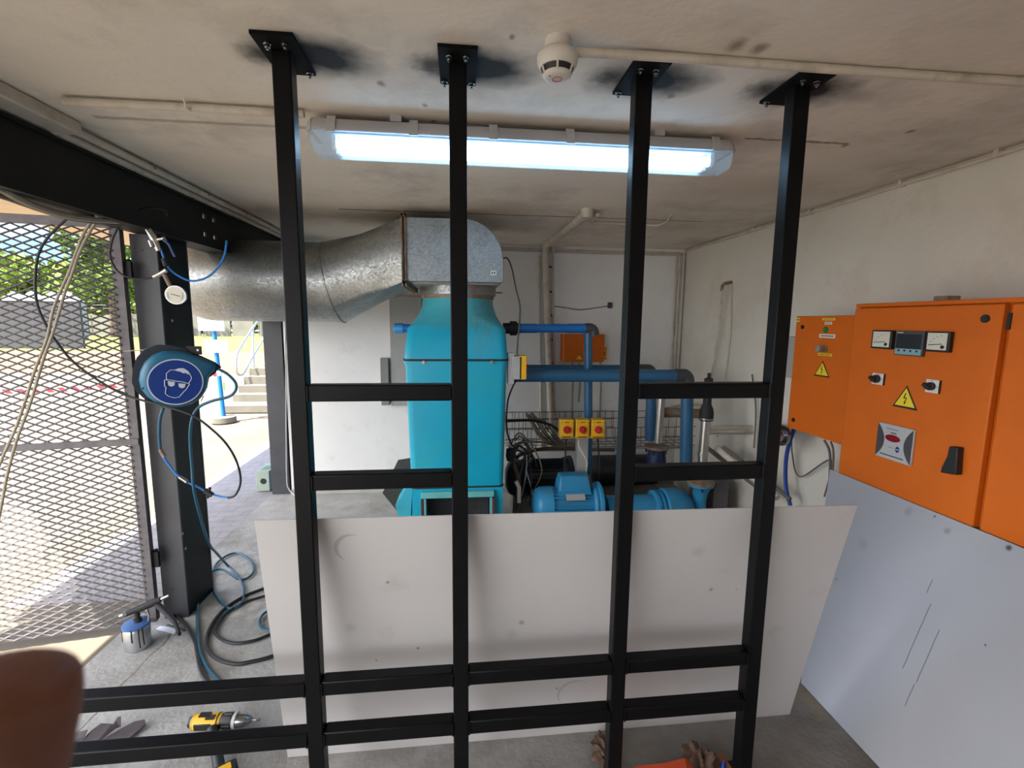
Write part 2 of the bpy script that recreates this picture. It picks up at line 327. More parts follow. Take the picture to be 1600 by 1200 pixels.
# beam: web faces the room, with four through holes
def ibeam():
    t = thing('roof_beam', 'black steel beam under the ceiling along the open left side', 'beam', (-1.6, 3.2, 2.2))
    x0 = -1.56; mb = MB(); ys = [-2.2, 3.17, 3.205, 3.285, 3.32, 4.9]; zs = [2.2, 2.25, 2.275, 2.355, 2.385, 2.44]
    for i in range(5):
        for j in range(5):
            if i in (1, 3) and j in (1, 3): continue
            mb.box((x0-.012, ys[i], zs[j]), (x0, ys[i+1], zs[j+1]))
    part('web', mb, m_beam, t, smooth=False)
    part('flange', MB().box((-1.70, -2.2, 2.188), (-1.545, 4.9, 2.2)), m_beam, t)
    part('flange', MB().box((-1.70, -2.2, 2.428), (-1.545, 4.9, 2.44)), m_beam, t)
    return t
ibeam()
def column(x0, x1, y0, y1, label, z1=2.188):
    t = thing('steel_column', label, 'column', ((x0+x1)/2, (y0+y1)/2, 0))
    part('near_flange', MB().box((x0, y0, 0), (x1, y0+.012, z1)), m_steel_dk, t)
    part('far_flange', MB().box((x0, y1-.012, 0), (x1, y1, z1)), m_steel_dk, t)
    part('web', MB().box((x1-.014, y0+.012, 0), (x1-.002, y1-.012, z1)), m_beam, t)
    return t
c1 = column(-1.735, -1.605, 2.77, 3.06, 'dark steel column behind the blue hose reel')
hl = MB()
for px, py in ((285, 834), (290, 857), (269, 501)):
    p = on(px, py, 'x', -1.606); hl.lathe(p, (1, 0, 0), [(-.001, .008), (.0015, .008)], 10)
part('hole_daylight', hl, m_ss, c1)  # bright discs stand in for daylight showing through the holes
pc = MB().lathe(U(222, 391, 2.77), (0, -1, 0), [(0, .005), (.002, .005)], 8).lathe(U(270, 921, 2.77), (0, -1, 0), [(0, .006), (.002, .006)], 8); part('drilled_hole', pc, m_ink, c1)
column(-1.89, -1.72, 4.79, 4.96, 'dark grey steel column at the back wall corner', 2.43)

# ------------------------------------------------------------------ black steel frame
fr = thing('welded_framework', 'black welded box section frame of four posts bolted to the ceiling', 'frame', (.27, 1.5, 0))
PX = [-.492, -.005, .553, 1.066]; Y0, Y1 = 1.475, 1.525
for i, x in enumerate(PX):
    part('post', MB().box((x-.026, Y0, 0), (x+.026, Y1, H-.01)), m_black, fr, bevel=.004)
    pl = part('top_plate', MB().box((x-.055, Y0-.065, H-.011), (x+.055, Y1+.09, H-.001)), m_plate, fr)
    part('base_plate', MB().box((x-.05, Y0-.05, .0), (x+.05, Y1+.05, .01)), m_black, fr)
    bm_ = [(x-.024, Y0-.028), (x+.022, Y0-.028), (x-.042, Y1+.07), (x+.042, Y1+.07)]
    for q in bm_:
        part('bolt', bolt_mb(MB(), (q[0], q[1], H-.011), (0, 0, -1), .0075, .018), m_chrome, pl)
def rail(x0, x1, z0, z1):
    part('rail', MB().box((x0, Y0+.001, z0), (x1, Y1-.001, z1)), m_black, fr, bevel=.005)
    for x, s_ in ((x0, 1), (x1, -1)):
        wl = part('weld_bead', MB().tube([(x+s_*.002, Y0-.0005, z0+.003), (x+s_*.003, Y0-.001, (z0+z1)/2), (x+s_*.002, Y0-.0005, z1-.003)], .0035, 6), m_black, fr)
for a, c_ in ((0, 1), (2, 3)):
    rail(PX[a]+.026, PX[c_]-.026, 1.500, 1.552); rail(PX[a]+.026, PX[c_]-.026, 1.217, 1.269)
for z0 in (.508, .320):
    for a in range(3): rail(PX[a]+.026, PX[a+1]-.026, z0, z0+.052)
    rail(-1.62, PX[0]-.026, z0, z0+.052)
part('post', MB().box((-1.672, Y0, 0), (-1.62, Y1, .6)), m_black, fr, bevel=.004)

# ------------------------------------------------------------------ leaning boards
def sheet(p, th, n=14, bow=0):
    # p: bl, br, tr, tl ; thickness along normal, light bow
    bl, br, tr, tl = [V(q) for q in p]; nn = (br-bl).cross(tl-bl).normalized(); mb = MB(); g = []
    for s_ in (0, 1):
        for j in range(n+1):
            for i in range(n+1):
                u, v = i/n, j/n; q = bl*(1-u)*(1-v)+br*u*(1-v)+tr*u*v+tl*(1-u)*v
                g.append(q+nn*(th*s_+bow*4*v*(1-v)*(.4+.6*u)))
    a = (n+1)**2; F = []
    for j in range(n):
        for i in range(n):
            k = j*(n+1)+i; F.append((k, k+1, k+n+2, k+n+1)); F.append((a+k, a+k+n+1, a+k+n+2, a+k+1))
    for i in range(n):
        F += [(i, a+i, a+i+1, i+1), (n*(n+1)+i, n*(n+1)+i+1, a+n*(n+1)+i+1, a+n*(n+1)+i)]
        k = i*(n+1); F += [(k, k+n+1, a+k+n+1, a+k), (k+n, a+k+n, a+k+2*n+1, k+2*n+1)]
    return mb.add(g, F)
yb = 1.775
b1 = solo('sheet_board', sheet([(-.70, yb, .002), (1.47, yb, .002), (1.462, 1.534, 1.086), (-.665, 1.534, 1.106)], .004, bow=-.003), m_board,
     'large off white sheet leaning against the black frame posts', 'board', origin='world')
dent = MB()
for (px, py, rr) in ((589+0, 0, 0),): pass
sc = [ (525, 868), (527, 855), (533, 846), (541, 841)]
def onb(px, py): # point on the leaning board
    P0 = V((-.70, yb, .002)); nrm = (V((1.47, yb, .002))-P0).cross(V((-.665, 1.534, 1.106))-P0).normalized()
    d = (px-800)/FOC*_r - (py-600)/FOC*_u + _f; return CAM+d*((P0-CAM).dot(nrm)/d.dot(nrm))
tl2 = V((1.965, 2.245, .98)); tr2 = V((1.965, 1.05, .975))
b2 = solo('sheet_board', sheet([(1.66, 1.94, .002), (1.645, .75, .002), tr2, tl2], .006, bow=.006), m_board2,
     'pale blue grey sheet leaning against the orange cabinets', 'board', origin='world')
b = NB(m_board); bn = b.noise(25)
for px, py, r_, st_ in ((606, 909, .008, .8), (653, 1012, .007, .8), (1110, 920, .010, .7), (815, 972, .014, .6), (1150, 920, .008, .4), (870, 1075, .008, .7), (588, 1031, .006, .8), (548, 980, .03, .25), (800, 990, .03, .2), (1090, 860, .03, .2)):
    q = onb(px, py); b.mixin(b.ma('MULTIPLY', b.blob(0, q.x, 2, q.z, r_*.3, r_, bn, r_), st_), (.16, .15, .14))
q = onb(548, 855); ring_ = b.ma('MULTIPLY', b.ma('MULTIPLY', b.blob(0, q.x, 2, q.z, .052, .056), b.blob(0, q.x+.012, 2, q.z-.004, .052, .055)), 1)
inv = b.ma('SUBTRACT', b.blob(0, q.x, 2, q.z, .052, .056), b.blob(0, q.x+.013, 2, q.z-.006, .052, .056)); b.mixin(b.ma('MULTIPLY', inv, .5), (.22, .21, .20))
q = onb(880, 1070); inv = b.ma('SUBTRACT', b.blob(0, q.x+.05, 2, q.z-.05, .072, .075), b.blob(0, q.x+.06, 2, q.z-.06, .072, .075)); b.mixin(b.ma('MULTIPLY', inv, .35), (.22, .21, .20))
b = NB(m_board2); bn = b.noise(25)
def on2(px, py):
    P0 = V((1.66, 1.94, .002)); nrm = (V((1.645, .75, .002))-P0).cross(tl2-P0).normalized(); d = (px-800)/FOC*_r-(py-600)/FOC*_u+_f; return CAM+d*((P0-CAM).dot(nrm)/d.dot(nrm))
for px, py, r_, st_ in ((1460, 807, .006, .9), (1480, 830, .018, .4), (1575, 856, .013, 1.), (1541, 1008, .005, .9), (1495, 811, .004, .8), (1310, 905, .008, .5), (1560, 835, .006, .5), (1420, 800, .025, .25), (1350, 850, .035, .15)):
    q = on2(px, py); b.mixin(b.ma('MULTIPLY', b.blob(1, q.y, 2, q.z, r_*.3, r_, bn, r_), st_), (.05, .05, .05))
for p0, p1 in (((1439, 930), (1430, 1060)), ((1455, 972), (1449, 1080)), ((1424, 1060), (1424, 1112)), ((1452, 900), (1456, 932))):
    a_, c_ = on2(*p0), on2(*p1); ym = (a_.y+c_.y)/2; b.mixin(b.ma('MULTIPLY', b.line(1, ym, .0016, 2, min(a_.z, c_.z), max(a_.z, c_.z), bn, .004), .8), (.06, .06, .07))

# ------------------------------------------------------------------ fluorescent light
lt = thing('fluorescent_light', 'long twin tube fluorescent light glowing on the ceiling', 'ceiling light', (.28, 1.93, 2.4))
LX0, LX1, LY = -.555, 1.10, 1.95
part('housing', MB().loft([[(LX0+e, LY+y, z) for y, z in ((-.075, 2.445), (-.055, 2.478), (.055, 2.478), (.075, 2.445), (.075, 2.43), (-.075, 2.43))] for e in (.02, LX1-LX0-.02)]), m_tubewhite, lt, bevel=.004)
for x in (LX0, LX1):
    sg = 1 if x == LX0 else -1
    part('end_cap', MB().loft([[(x+sg*e, LY+y*k, 2.43+(z-2.43)*k2) for y, z in ((-.075, 2.445), (-.055, 2.478), (.055, 2.478), (.075, 2.445), (.075, 2.43), (-.075, 2.43))] for e, k, k2 in ((0, .75, .7), (.02, 1, 1))]), m_tubewhite, lt)
prof = [(-.074, 2.43), (-.068, 2.39), (-.045, 2.366), (.045, 2.366), (.068, 2.39), (.074, 2.43)]; prin = [(y*.97, 2.43+(z-2.43)*.95) for y, z in prof]
dm = MB()
for x0, x1 in ((LX0+.02, LX1-.02),):
    ring = prof+prin[::-1]; dm.loft([[(x, LY+y, z) for y, z in ring] for x in (x0, x1)])
for x, sg in ((LX0+.02, 1), (LX1-.02, -1)):
    dm.loft([[(x, LY+y, z) for y, z in prof], [(x-sg*.012, LY+y*.85, 2.43+(z-2.43)*.75) for y, z in prof], ])
part('diffuser', dm, m_diff, lt, sharp=60)
part('reflector', MB().box((LX0+.09, LY-.06, 2.424), (LX1-.09, LY+.06, 2.43)), m_refl, lt)
for y in (-.033, .033):
    part('tube', MB().tube([(LX0+.10, LY+y, 2.396), (LX1-.10, LY+y, 2.396)], .017, 14), m_tubelit, lt)
    for x in (LX0+.092, LX1-.092): part('tube_holder', MB().box((x-.008, LY+y-.015, 2.38), (x+.008, LY+y+.015, 2.426)), m_white, lt)
for k in range(6):
    x = LX0+.09+k*(LX1-LX0-.18)/5
    part('clip', MB().loft([[(x+e, LY+y, z) for y, z in ((-.079, 2.425), (-.079, 2.452), (-.06, 2.485), (-.056, 2.482), (-.073, 2.448), (-.073, 2.425))] for e in (-.016, .016)]), m_greypan, lt)
for x in (LX0+.32, LX1-.32): part('mounting_bracket', MB().box((x-.02, LY-.06, 2.478), (x+.02, LY+.06, 2.5)), m_tubewhite, lt)

# ------------------------------------------------------------------ smoke detector
sd = thing('smoke_detector', 'white round smoke detector with black vents and red ring', 'smoke detector', (.262, 1.36, 2.40))
cx, cy = .262, 1.355
part('base', MB().lathe((cx, cy, 2.5), (0, 0, -1), [(0, .034), (.030, .034), (.030, .0)], 28), m_white, sd)
part('body', MB().lathe((cx, cy, 2.472), (0, 0, -1), [(0, .034), (.003, .044), (.010, .052), (.014, .054), (.016, .055), (.030, .055), (.042, .050), (.046, .047), (.046, .0)], 32), m_white, sd)
part('vent_band', MB().lathe((cx, cy, 2.427), (0, 0, -1), [(0, .044), (.016, .037), (.016, 0)], 32), m_ink, sd)
for k in range(6):
    a = k*pi/3+.35; ca, sa = cos(a), sin(a)
    part('vent_rib', MB().tube([(cx+.0465*ca, cy+.0465*sa, 2.428), (cx+.039*ca, cy+.039*sa, 2.410)], .0028, 6), m_white, sd)
part('cover', MB().lathe((cx, cy, 2.413), (0, 0, -1), [(0, .0385), (.004, .039), (.009, .035), (.012, .027), (.012, 0)], 32), m_white, sd)
rr = [(cx+.013*cos(t*pi/12), cy+.013*sin(t*pi/12), 2.4005) for t in range(25)]; part('ring_mark', MB().tube(rr, .0009, 5), m_red, sd)
part('indicator', MB().lathe((cx-.022, cy-.014, 2.403), (0, 0, -1), [(0, .003), (.003, .002)], 8), m_darkgrey, sd)
# conduit from detector
solo('ceiling_conduit', MB().tube([(cx+.05, 1.36, 2.474), (.6, 1.375, 2.487), (1.2, 1.375, 2.487), (2.30, 1.36, 2.487)], .0125, 12, smooth=3), m_pvc, 'thick cream conduit running right from the smoke detector', 'conduit')
# left ceiling conduit with coupler box
cl = thing('ceiling_conduit', 'cream conduit along the ceiling towards the light with a clip', 'conduit', (-1, 2.1, 2.48))
part('pipe', MB().tube([on(100, 158, 'z', 2.482), on(300, 168, 'z', 2.482), on(475, 178, 'z', 2.482)], .014, 10), m_pvc, cl)
p = on(293, 164, 'z', 2.482); part('clip', MB().tube([p+V((0, -.02, .012)), p+V((0, -.014, -.012)), p+V((0, .014, -.012)), p+V((0, .02, .012))], .004, 6), m_white, cl)
# box at left end of that conduit and the two ribs along the beam
bx = MB().hexa([on(0, 150, 'z', 2.5)+V((0, 0, -.06)), on(0, 182, 'z', 2.5)+V((0, 0, -.06)), on(108, 196, 'z', 2.5)+V((-.03, 0, -.06)), on(100, 160, 'z', 2.5)+V((0, 0, -.06)),
               on(0, 140, 'z', 2.5), on(0, 172, 'z', 2.5), on(108, 186, 'z', 2.5), on(100, 150, 'z', 2.5)])
jb = MB().box((-1.60, 1.55, 2.45), (-1.46, 2.12, 2.499)); solo('junction_trunking', jb, m_pvc, 'cream square trunking end at the upper left ceiling corner', 'trunking', bevel=.006)
for dx, z, rr_, lab in ((-1.50, 2.474, .016, 'cream conduit along the top of the black beam, nearer the room'), (-1.545, 2.462, .018, 'cream conduit along the top of the black beam, against the steel')):
    solo('beam_conduit', MB().tube([(dx, 2.1, z), (dx, 4.75, z)], rr_, 10), m_pvc, lab, 'conduit')
sdl = MB()
for y in (2.6, 3.1, 3.6, 4.1): sdl.tube([(-1.575, y, 2.45), (-1.56, y, 2.49), (-1.5, y, 2.496), (-1.478, y, 2.47)], .003, 6)
solo('conduit_straps', sdl, m_wire, 'wire ties holding the conduits over the black beam', 'straps')
# conduit on right wall / ceiling corner
rc = thing('wall_conduit', 'thin cream conduit along the top of the right wall', 'conduit', (2.29, 2.5, 2.48))
part('pipe', MB().tube([(2.292, -2, 2.478), (2.292, 4.76, 2.478)], .011, 8), m_pvc, rc)
for y in (1.9, 2.35, 3.0, 3.6, 4.2): part('clip', MB().box((2.278, y-.01, 2.468), (2.309, y+.01, 2.499)), m_pvc, rc)
# back wall pipes
y_ = 4.76
tp = thing('drain_pipe', 'thick cream pipe from the ceiling angling down the back wall', 'pipe', on(855, 600, 'y', 4.74))
P1 = on(917, 334, 'z', 2.47)
part('pipe', MB().tube([P1+V((0, 0, .03)), P1, V(on(853, 383, 'y', 4.70)), V(on(852, 400, 'y', 4.74)), V(on(862, 700, 'y', 4.74))], .033, 14), m_pvc, tp)
part('collar', MB().tube([P1+V((0, 0, .03)), P1+V((0, 0, -.03))], .042, 14), m_pvc, tp)
solo('wall_conduit', MB().tube([P1+V((.08, .02, 0)), on(905, 362, 'y', 4.3), on(868, 382, 'y', 4.70), on(864, 388, 'y', 4.76), on(866, 650, 'y', 4.76)], .014, 8, smooth=4), m_pvc, 'slim cream conduit just right of the thick cream pipe', 'conduit')
sd2 = MB()
solo('wall_conduit', MB().tube([on(842, 400, 'y', 4.77), on(846, 700, 'y', 4.77)], .012, 8), m_pvc, 'slim cream conduit just left of the thick cream pipe', 'conduit')
for k, py in enumerate((417, 456, 493, 531, 567, 610)):
    p = on(859+k*.6, py, 'y', 4.765); sd2.box(p-V((.018, .012, .01)), p+V((.018, .012, .01)))
solo('saddle_clips', sd2, m_darkgrey, 'dark saddle clips up the conduit beside the thick cream pipe', 'clips')
for dz, lab in ((2.462, 'upper cream cable run along the top of the back wall'), (2.44, 'lower cream cable run along the top of the back wall')):
    solo('wall_cable', MB().tube([(.2 if dz < 2.45 else -.3, 4.772, dz+.004), (.9, 4.772, dz), (1.6, 4.772, dz-.003), (2.27, 4.772, dz-.002)], .009, 7, smooth=3), m_pvc, lab, 'cable')
vr = [(2.285, 'right', .014), (2.245, 'middle', .011), (2.21, 'left', .010)]
for x, nm, r_ in vr:
    solo('corner_conduit', MB().tube([(x, 4.768, 2.46), (x, 4.768, 1.25)], r_, 8), m_pvc, nm+' one of three conduits down the back right corner', 'conduit')
cable('wall_cable', [on(864, 478, 'y', 4.775), on(885, 481, 'y', 4.775), on(905, 484, 'y', 4.775), on(925, 482, 'y', 4.775), on(950, 478, 'y', 4.775)], .007, m_beige, 'grey cable sagging to a small junction box on the back wall')
p = on(953, 477, 'y', 4.77); solo('junction_box', MB().box(p-V((.022, .015, .03)), p+V((.022, .015, .03))), m_darkgrey, 'tiny dark junction box on the back wall', 'junction box', bevel=.004)
p1, p2 = on(1020, 352, 'z', 2.48), on(1052, 338, 'z', 2.495)
cable('ceiling_cable', [on(925, 347, 'z', 2.49), on(980, 350, 'z', 2.49), on(1025, 352, 'z', 2.488), on(1042, 346, 'z', 2.488), on(1048, 336, 'z', 2.497)], .009, m_pvc, 'cream conduit curving up into the ceiling near the back', 'conduit')
# right wall small pipe with elbow
sp = thing('wall_pipe', 'thin grey pipe with elbow high on the right wall', 'pipe', on(1130, 442, 'x', 2.2))
part('elbow', MB().tube([on(1143, 441, 'x', 2.305), on(1132, 443, 'x', 2.24), on(1129, 446, 'x', 2.23), on(1128, 455, 'x', 2.23)], .014, 8), m_rust, sp)
part('tube', MB().tube([on(1129, 452, 'x', 2.23), on(1124, 510, 'x', 2.25), on(1110, 592, 'x', 2.28)], .009, 8), m_pvc, sp)
cable('wall_cable', [on(1143, 446, 'x', 2.30), on(1141, 520, 'x', 2.30), on(1133, 592, 'x', 2.30)], .007, m_pvc, 'thin cable running down beside the elbow pipe on the right wall')

# ------------------------------------------------------------------ cyan washer tower and galvanised duct
tw = thing('air_scrubber', 'tall cyan fibreglass air scrubber tower with rusty neck ring', 'machine', (-.03, 3.7, 0))
def tring(z, hx0, hx1, r, y0=3.3, y1=4.1): return rrect((hx0+hx1)/2, (y0+y1)/2, (hx1-hx0)/2, (y1-y0)/2, r, z)
def circ(z, r, cx=-.02, cy=3.7, n=8):
    out = []
    for q in range(4):
        for i in range(n+1):
            a = pi/2*q+pi/2*i/n*.999; out.append(V((cx+r*cos(a), cy+r*sin(a), z)))
    return out
def lerp(a, b_, t): return [p*(1-t)+q*t for p, q in zip(a, b_)]
part('lower_shell', MB().loft([tring(.565, -.358, .306, .045), tring(1.44, -.385, .325, .05), tring(1.455, -.398, .335, .05), tring(1.472, -.398, .335, .05)]), m_cyan, tw)
sh = tring(1.69, -.372, .318, .06, 3.33, 4.07); nk = circ(1.918, .265)
part('upper_shell', MB().loft([tring(1.484, -.394, .332, .05), sh, lerp(sh, nk, .10)[:0] or [V((p.x*.96, p.y, p.z)) for p in tring(1.722, -.365, .312, .09, 3.36, 4.04)], lerp(tring(1.79, -.318, .270, .16, 3.41, 3.99), circ(1.79, .29), .5), lerp(tring(1.86, -.292, .248, .2, 3.44, 3.96), circ(1.86, .272), .85), nk]), m_cyan, tw, sharp=50)
part('gasket', MB().loft([tring(1.470, -.400, .337, .05), tring(1.486, -.400, .337, .05)]), m_gasket, tw)
for x in (-.255, .215): part('latch_bolt', bolt_mb(MB(), (x, 3.3, 1.462), (0, -1, 0), .010, .02), m_ss, tw)
part('base_gasket', MB().loft([tring(.552, -.356, .308, .045), tring(.566, -.356, .308, .045)]), m_gasket, tw)
bs = part('base_shell', MB().box((-.352, 3.30, 0), (-.275, 4.08, .552)).box((.225, 3.30, 0), (.30, 4.08, .552)).box((-.275, 3.30, .50), (.225, 4.08, .552)).box((-.275, 3.8, 0), (.225, 4.08, .5)), m_cyan, tw)
part('hood_strip', MB().box((-.285, 3.27, .49), (.235, 3.30, .535)), m_cyanlt, tw, bevel=.004)
for x, m_, in ((-.268, m_cyanlt), (.205, m_cyanlt)): part('guard_frame', MB().box((x, 3.26, .05), (x+.016, 3.32, .49)), m_, tw)
for x in (-.286, .224): part('red_edge_strip', MB().box((x, 3.25, .05), (x+.013, 3.30, .485)), mat('burgundy strip', (.12, .012, .015), .6), tw)
def emesh(org, ux, uy, nu, nv, pu, pv, wdt, th):  # expanded-metal lattice of zigzag strands, ux,uy unit dirs
    org = V(org); ux = V(ux); uy = V(uy); nn = ux.cross(uy).normalized(); mb = MB()
    for j in range(nv):
        sgn = 1 if j % 2 == 0 else -1; rings = []
        # one zig-zag strand: rides up and down so that neighbours touch
        for i in range(2*nu+1):
            o = (.5 if (i+(j % 2)) % 2 == 0 else -.5)*pv/2
            p_ = org+ux*(i*pu/2)+uy*(j*pv/2+o)
            a = uy*wdt/2+nn*th*.4; c = nn*th/2-uy*th*.25
            rings.append([p_-a-c, p_+a-c, p_+a+c, p_-a+c])
        mb.loft(rings)
    return mb
gm = MB()
for k in range(8):
    pass
part('intake_guard', emesh((-.26, 3.40, .30), (1, 0, 0), V((0, .22, 1)).normalized(), 22, 18, .021, .016, .0025, .002), m_gate, tw, smooth=False)
part('intake_dark_box', MB().box((-.27, 3.7, .02), (.22, 3.79, .5)), m_gasket, tw)
rn = MB().lathe((-.02, 3.7, 1.94), (0, 0, 1), [(0, .245), (0, .272), (.035, .272), (.035, .285), (.04, .285)], 48); part('rusty_collar', MB().lathe((-.02, 3.7, 1.912), (0, 0, 1), [(0, .25), (0, .273), (.034, .273), (.034, .25)], 48), m_rust, tw)
part('flange_ring', MB().lathe((-.02, 3.7, 1.938), (0, 0, 1), [(0, .25), (0, .290), (.07, .290), (.07, .25)], 48), m_galv, tw)
part('strap_bolt', MB().tube([(.27, 3.66, 1.965), (.315, 3.64, 1.965)], .006, 6), m_rust, tw)
solo('caged_intake', MB().prism([(-.50, 3.55, .30), (-.42, 3.55, .30), (-.34, 3.55, .44), (-.40, 3.55, .60), (-.53, 3.55, .58), (-.60, 3.55, .44)], (0, .4, 0)), mat('dark olive mesh box', (.03, .032, .022), .7, var=.5, vs=90), 'dark meshed intake box left of the cyan tower base', 'intake box')
part('side_wing', MB().prism([(-.37, 3.33, .30), (-.35, 3.33, .58), (-.39, 3.33, .56), (-.475, 3.33, .42), (-.45, 3.33, .32)], (0, .3, 0)), mat('pale cyan panel', (.03, .36, .46), .5), tw)

dk = thing('ventilation_duct', 'galvanised steel duct with square elbow feeding the cyan tower', 'duct', (-.9, 3.7, 1.7))
RZ, RR = 2.02, .288
# round run with elbow away from the room at its left end
path = [(-.97, 3.7, RZ)]+[(-.97-.06*k, 3.7, RZ) for k in range(1, 11)]
cxe, cye, re = -1.57, 4.02, .32
for k in range(1, 9): a = -pi/2-pi/2*k/8; path.append((cxe+re*cos(a), cye+re*sin(a), RZ))
path.append((cxe-re, 4.9, RZ))
rd = MB().tube(path, RR, 48); part('round_section', rd, m_galv, dk, sharp=60)
# transition: slanted seam ring to rectangular flange
n_ = 48; ringA = []; ringS = []; ringR = []
for k in range(n_):
    a = 2*pi*k/n_; cyk, szk = cos(a), sin(a)
    ringA.append(V((-.985, 3.7+RR*cyk, RZ+RR*szk)))
    ringS.append(V((-.93-.06*szk, 3.7+(RR+.004)*cyk, RZ+(RR+.004)*szk)))
    m_ = max(abs(cyk), abs(szk)); hy, hz = .40, .2075
    ringR.append(V((-.372, 3.70+hy*cyk/m_, 2.22+hz*szk/m_)))
part('transition', MB().loft([ringA, ringS, lerp(ringS, ringR, .5), ringR], cap=False), m_galv, dk, sharp=50)
sr = [V((p.x, p.y, p.z)) for p in ringS]; part('seam_ring', MB().tube(sr+[sr[0]], .006, 6), m_galv, dk)
prof_e = [(-.372, 2.012), (-.372, 2.428), (.02, 2.430)]
for k in range(1, 13): a = pi/2-pi/2*k/12; prof_e.append((.02+.273*cos(a), 2.15+.28*sin(a)))
prof_e += [(.293, 2.03), (.285, 2.012)]
part('square_elbow', MB().prism([(x, 3.30, z) for x, z in prof_e], (0, .80, 0)), m_galv, dk, bevel=.003)
fm = MB()
for x in (-.385, -.362):
    fm.box((x-.004, 3.27, 1.995), (x+.004, 3.30, 2.445)).box((x-.004, 4.10, 1.995), (x+.004, 4.13, 2.445)).box((x-.004, 3.27, 1.975), (x+.004, 4.13, 2.012)).box((x-.004, 3.27, 2.43), (x+.004, 4.13, 2.445))
part('flange_joint', fm, m_rust, dk)
part('corner_bolt', bolt_mb(MB(), (-.374, 3.285, 2.445), (0, 0, 1), .01, .02), m_rust, dk)
part('number_label', MB().box((.205, 3.297, 2.062), (.245, 3.2995, 2.092)), m_stickw, dk)
part('label_marks', MB().box((.212, 3.2965, 2.071), (.221, 3.298, 2.083)).box((.228, 3.2965, 2.071), (.237, 3.298, 2.083)), m_ink, dk)
part('elbow_base', MB().box((-.33, 3.36, 2.0), (.27, 4.04, 2.03)), m_galv, dk)

# blue pipework right of tower
YP = 3.7
up = thing('water_pipe', 'upper blue pipe from the cyan tower with black union and grey elbow', 'pipe', U(860, 513, YP))
a0, a1 = U(794, 513, YP), U(922, 513, YP)
part('pipe', MB().tube([U(805, 513, YP), a1], .034, 16), m_pipe2, up)
part('sleeve', MB().tube([U(812, 513, YP), U(838, 513, YP)], .037, 16), m_pipe2, up)
part('sleeve', MB().tube([U(886, 513, YP), U(917, 513, YP)], .037, 16), m_pipe2, up)
part('union', MB().tube([U(786, 513, YP), U(812, 513, YP)], .042, 16).tube([U(797, 513, YP), U(807, 513, YP)], .056, 10), m_gasket, up)
part('elbow', MB().tube([U(914, 513, YP), U(924, 513, YP), U(927, 515, YP), U(928, 520, YP), U(928, 532, YP)][0:1]+[U(922, 513, YP), U(927, 516, YP), U(929, 524, YP)], .040, 16, smooth=4), m_elbow, up)
part('down_pipe', MB().tube([U(919, 520, YP+.02), U(919, 740, YP+.02)], .034, 16), m_pipe, up)
lf = thing('water_pipe', 'short blue capped pipe on the left side of the cyan tower', 'pipe', U(625, 513, YP))
part('pipe', MB().tube([U(622, 513, YP), U(650, 513, YP)], .032, 16), m_pipe2, lf)
c0 = U(626, 513, YP); part('cap', MB().lathe(c0, (-1, 0, 0), [(-.02, .040), (.03, .040), (.045, .036), (.055, .022), (.058, 0)], 20), mat('light blue cap', (.03, .22, .48), .4), lf)
def bluepipe(y, py, x0, x1, xd, pyd, r, label):
    t = thing('water_pipe', label, 'pipe', U((x0+x1)/2, py, y))
    part('pipe', MB().tube([U(x0, py, y), U(x1, py, y)], r, 18), m_pipe, t)
    part('elbow', MB().tube([U(x1-14, py, y), U(x1-2, py, y), U(xd-3, py+1, y), U(xd, py+8, y), U(xd, py+22, y)], r*1.12, 18, smooth=3), m_elbow, t)
    part('down_pipe', MB().tube([U(xd, py+10, y), U(xd-2, pyd, y)], r, 18), m_pipe, t)
    return t
bluepipe(3.6, 587, 800, 1068, 1074, 724, .049, 'lower blue pipe nearest the camera, above the steel flange')
bluepipe(4.1, 578, 800, 1012, 1018, 688, .046, 'lower blue pipe behind, nearest the back wall')
solo('pipe_tag', MB().tube([U(1030, 597, 3.63), U(1048, 597, 3.63)], .05, 14), m_red, 'red band partly hidden under the lower blue pipe', 'pipe band')
# isolator on the tower side
iso = thing('isolator_switch', 'grey and yellow isolator switch mounted on the side of the tower', 'switch', U(808, 575, 3.35))
part('bracket', MB().box(U(796, 552, 3.35)+V((-.01, 0, 0)), U(801, 598, 3.42)), m_greypan, iso)
part('body', MB().box(U(801, 557, 3.33), U(812, 590, 3.45)), m_greybox, iso, bevel=.004)
part('cover', MB().box(U(812, 556, 3.33), U(819, 590, 3.45)), m_yellow, iso, bevel=.003)
part('knob', MB().lathe(U(819, 573, 3.39), (1, 0, 0), [(0, .03), (.012, .03), (.012, .018), (.03, .016)], 12), m_red, iso)
cable('power_cable', [U(786, 404, 3.75), U(793, 404, 3.75), U(800, 420, 3.7), U(806, 450, 3.7), U(812, 475, 3.6), U(812, 500, 3.5), U(809, 535, 3.45), U(808, 556, 3.42)], .006, m_edge, 'thin dark cable from the duct elbow down to the isolator')
cable('power_cable', [U(808, 592, 3.42), U(800, 607, 3.42), U(793, 630, 3.42), U(792, 670, 3.42), U(800, 695, 3.5), U(820, 712, 3.6), U(830, 740, 3.6), U(828, 790, 3.6)], .006, m_gasket, 'black cable dropping from the isolator beside the tower')
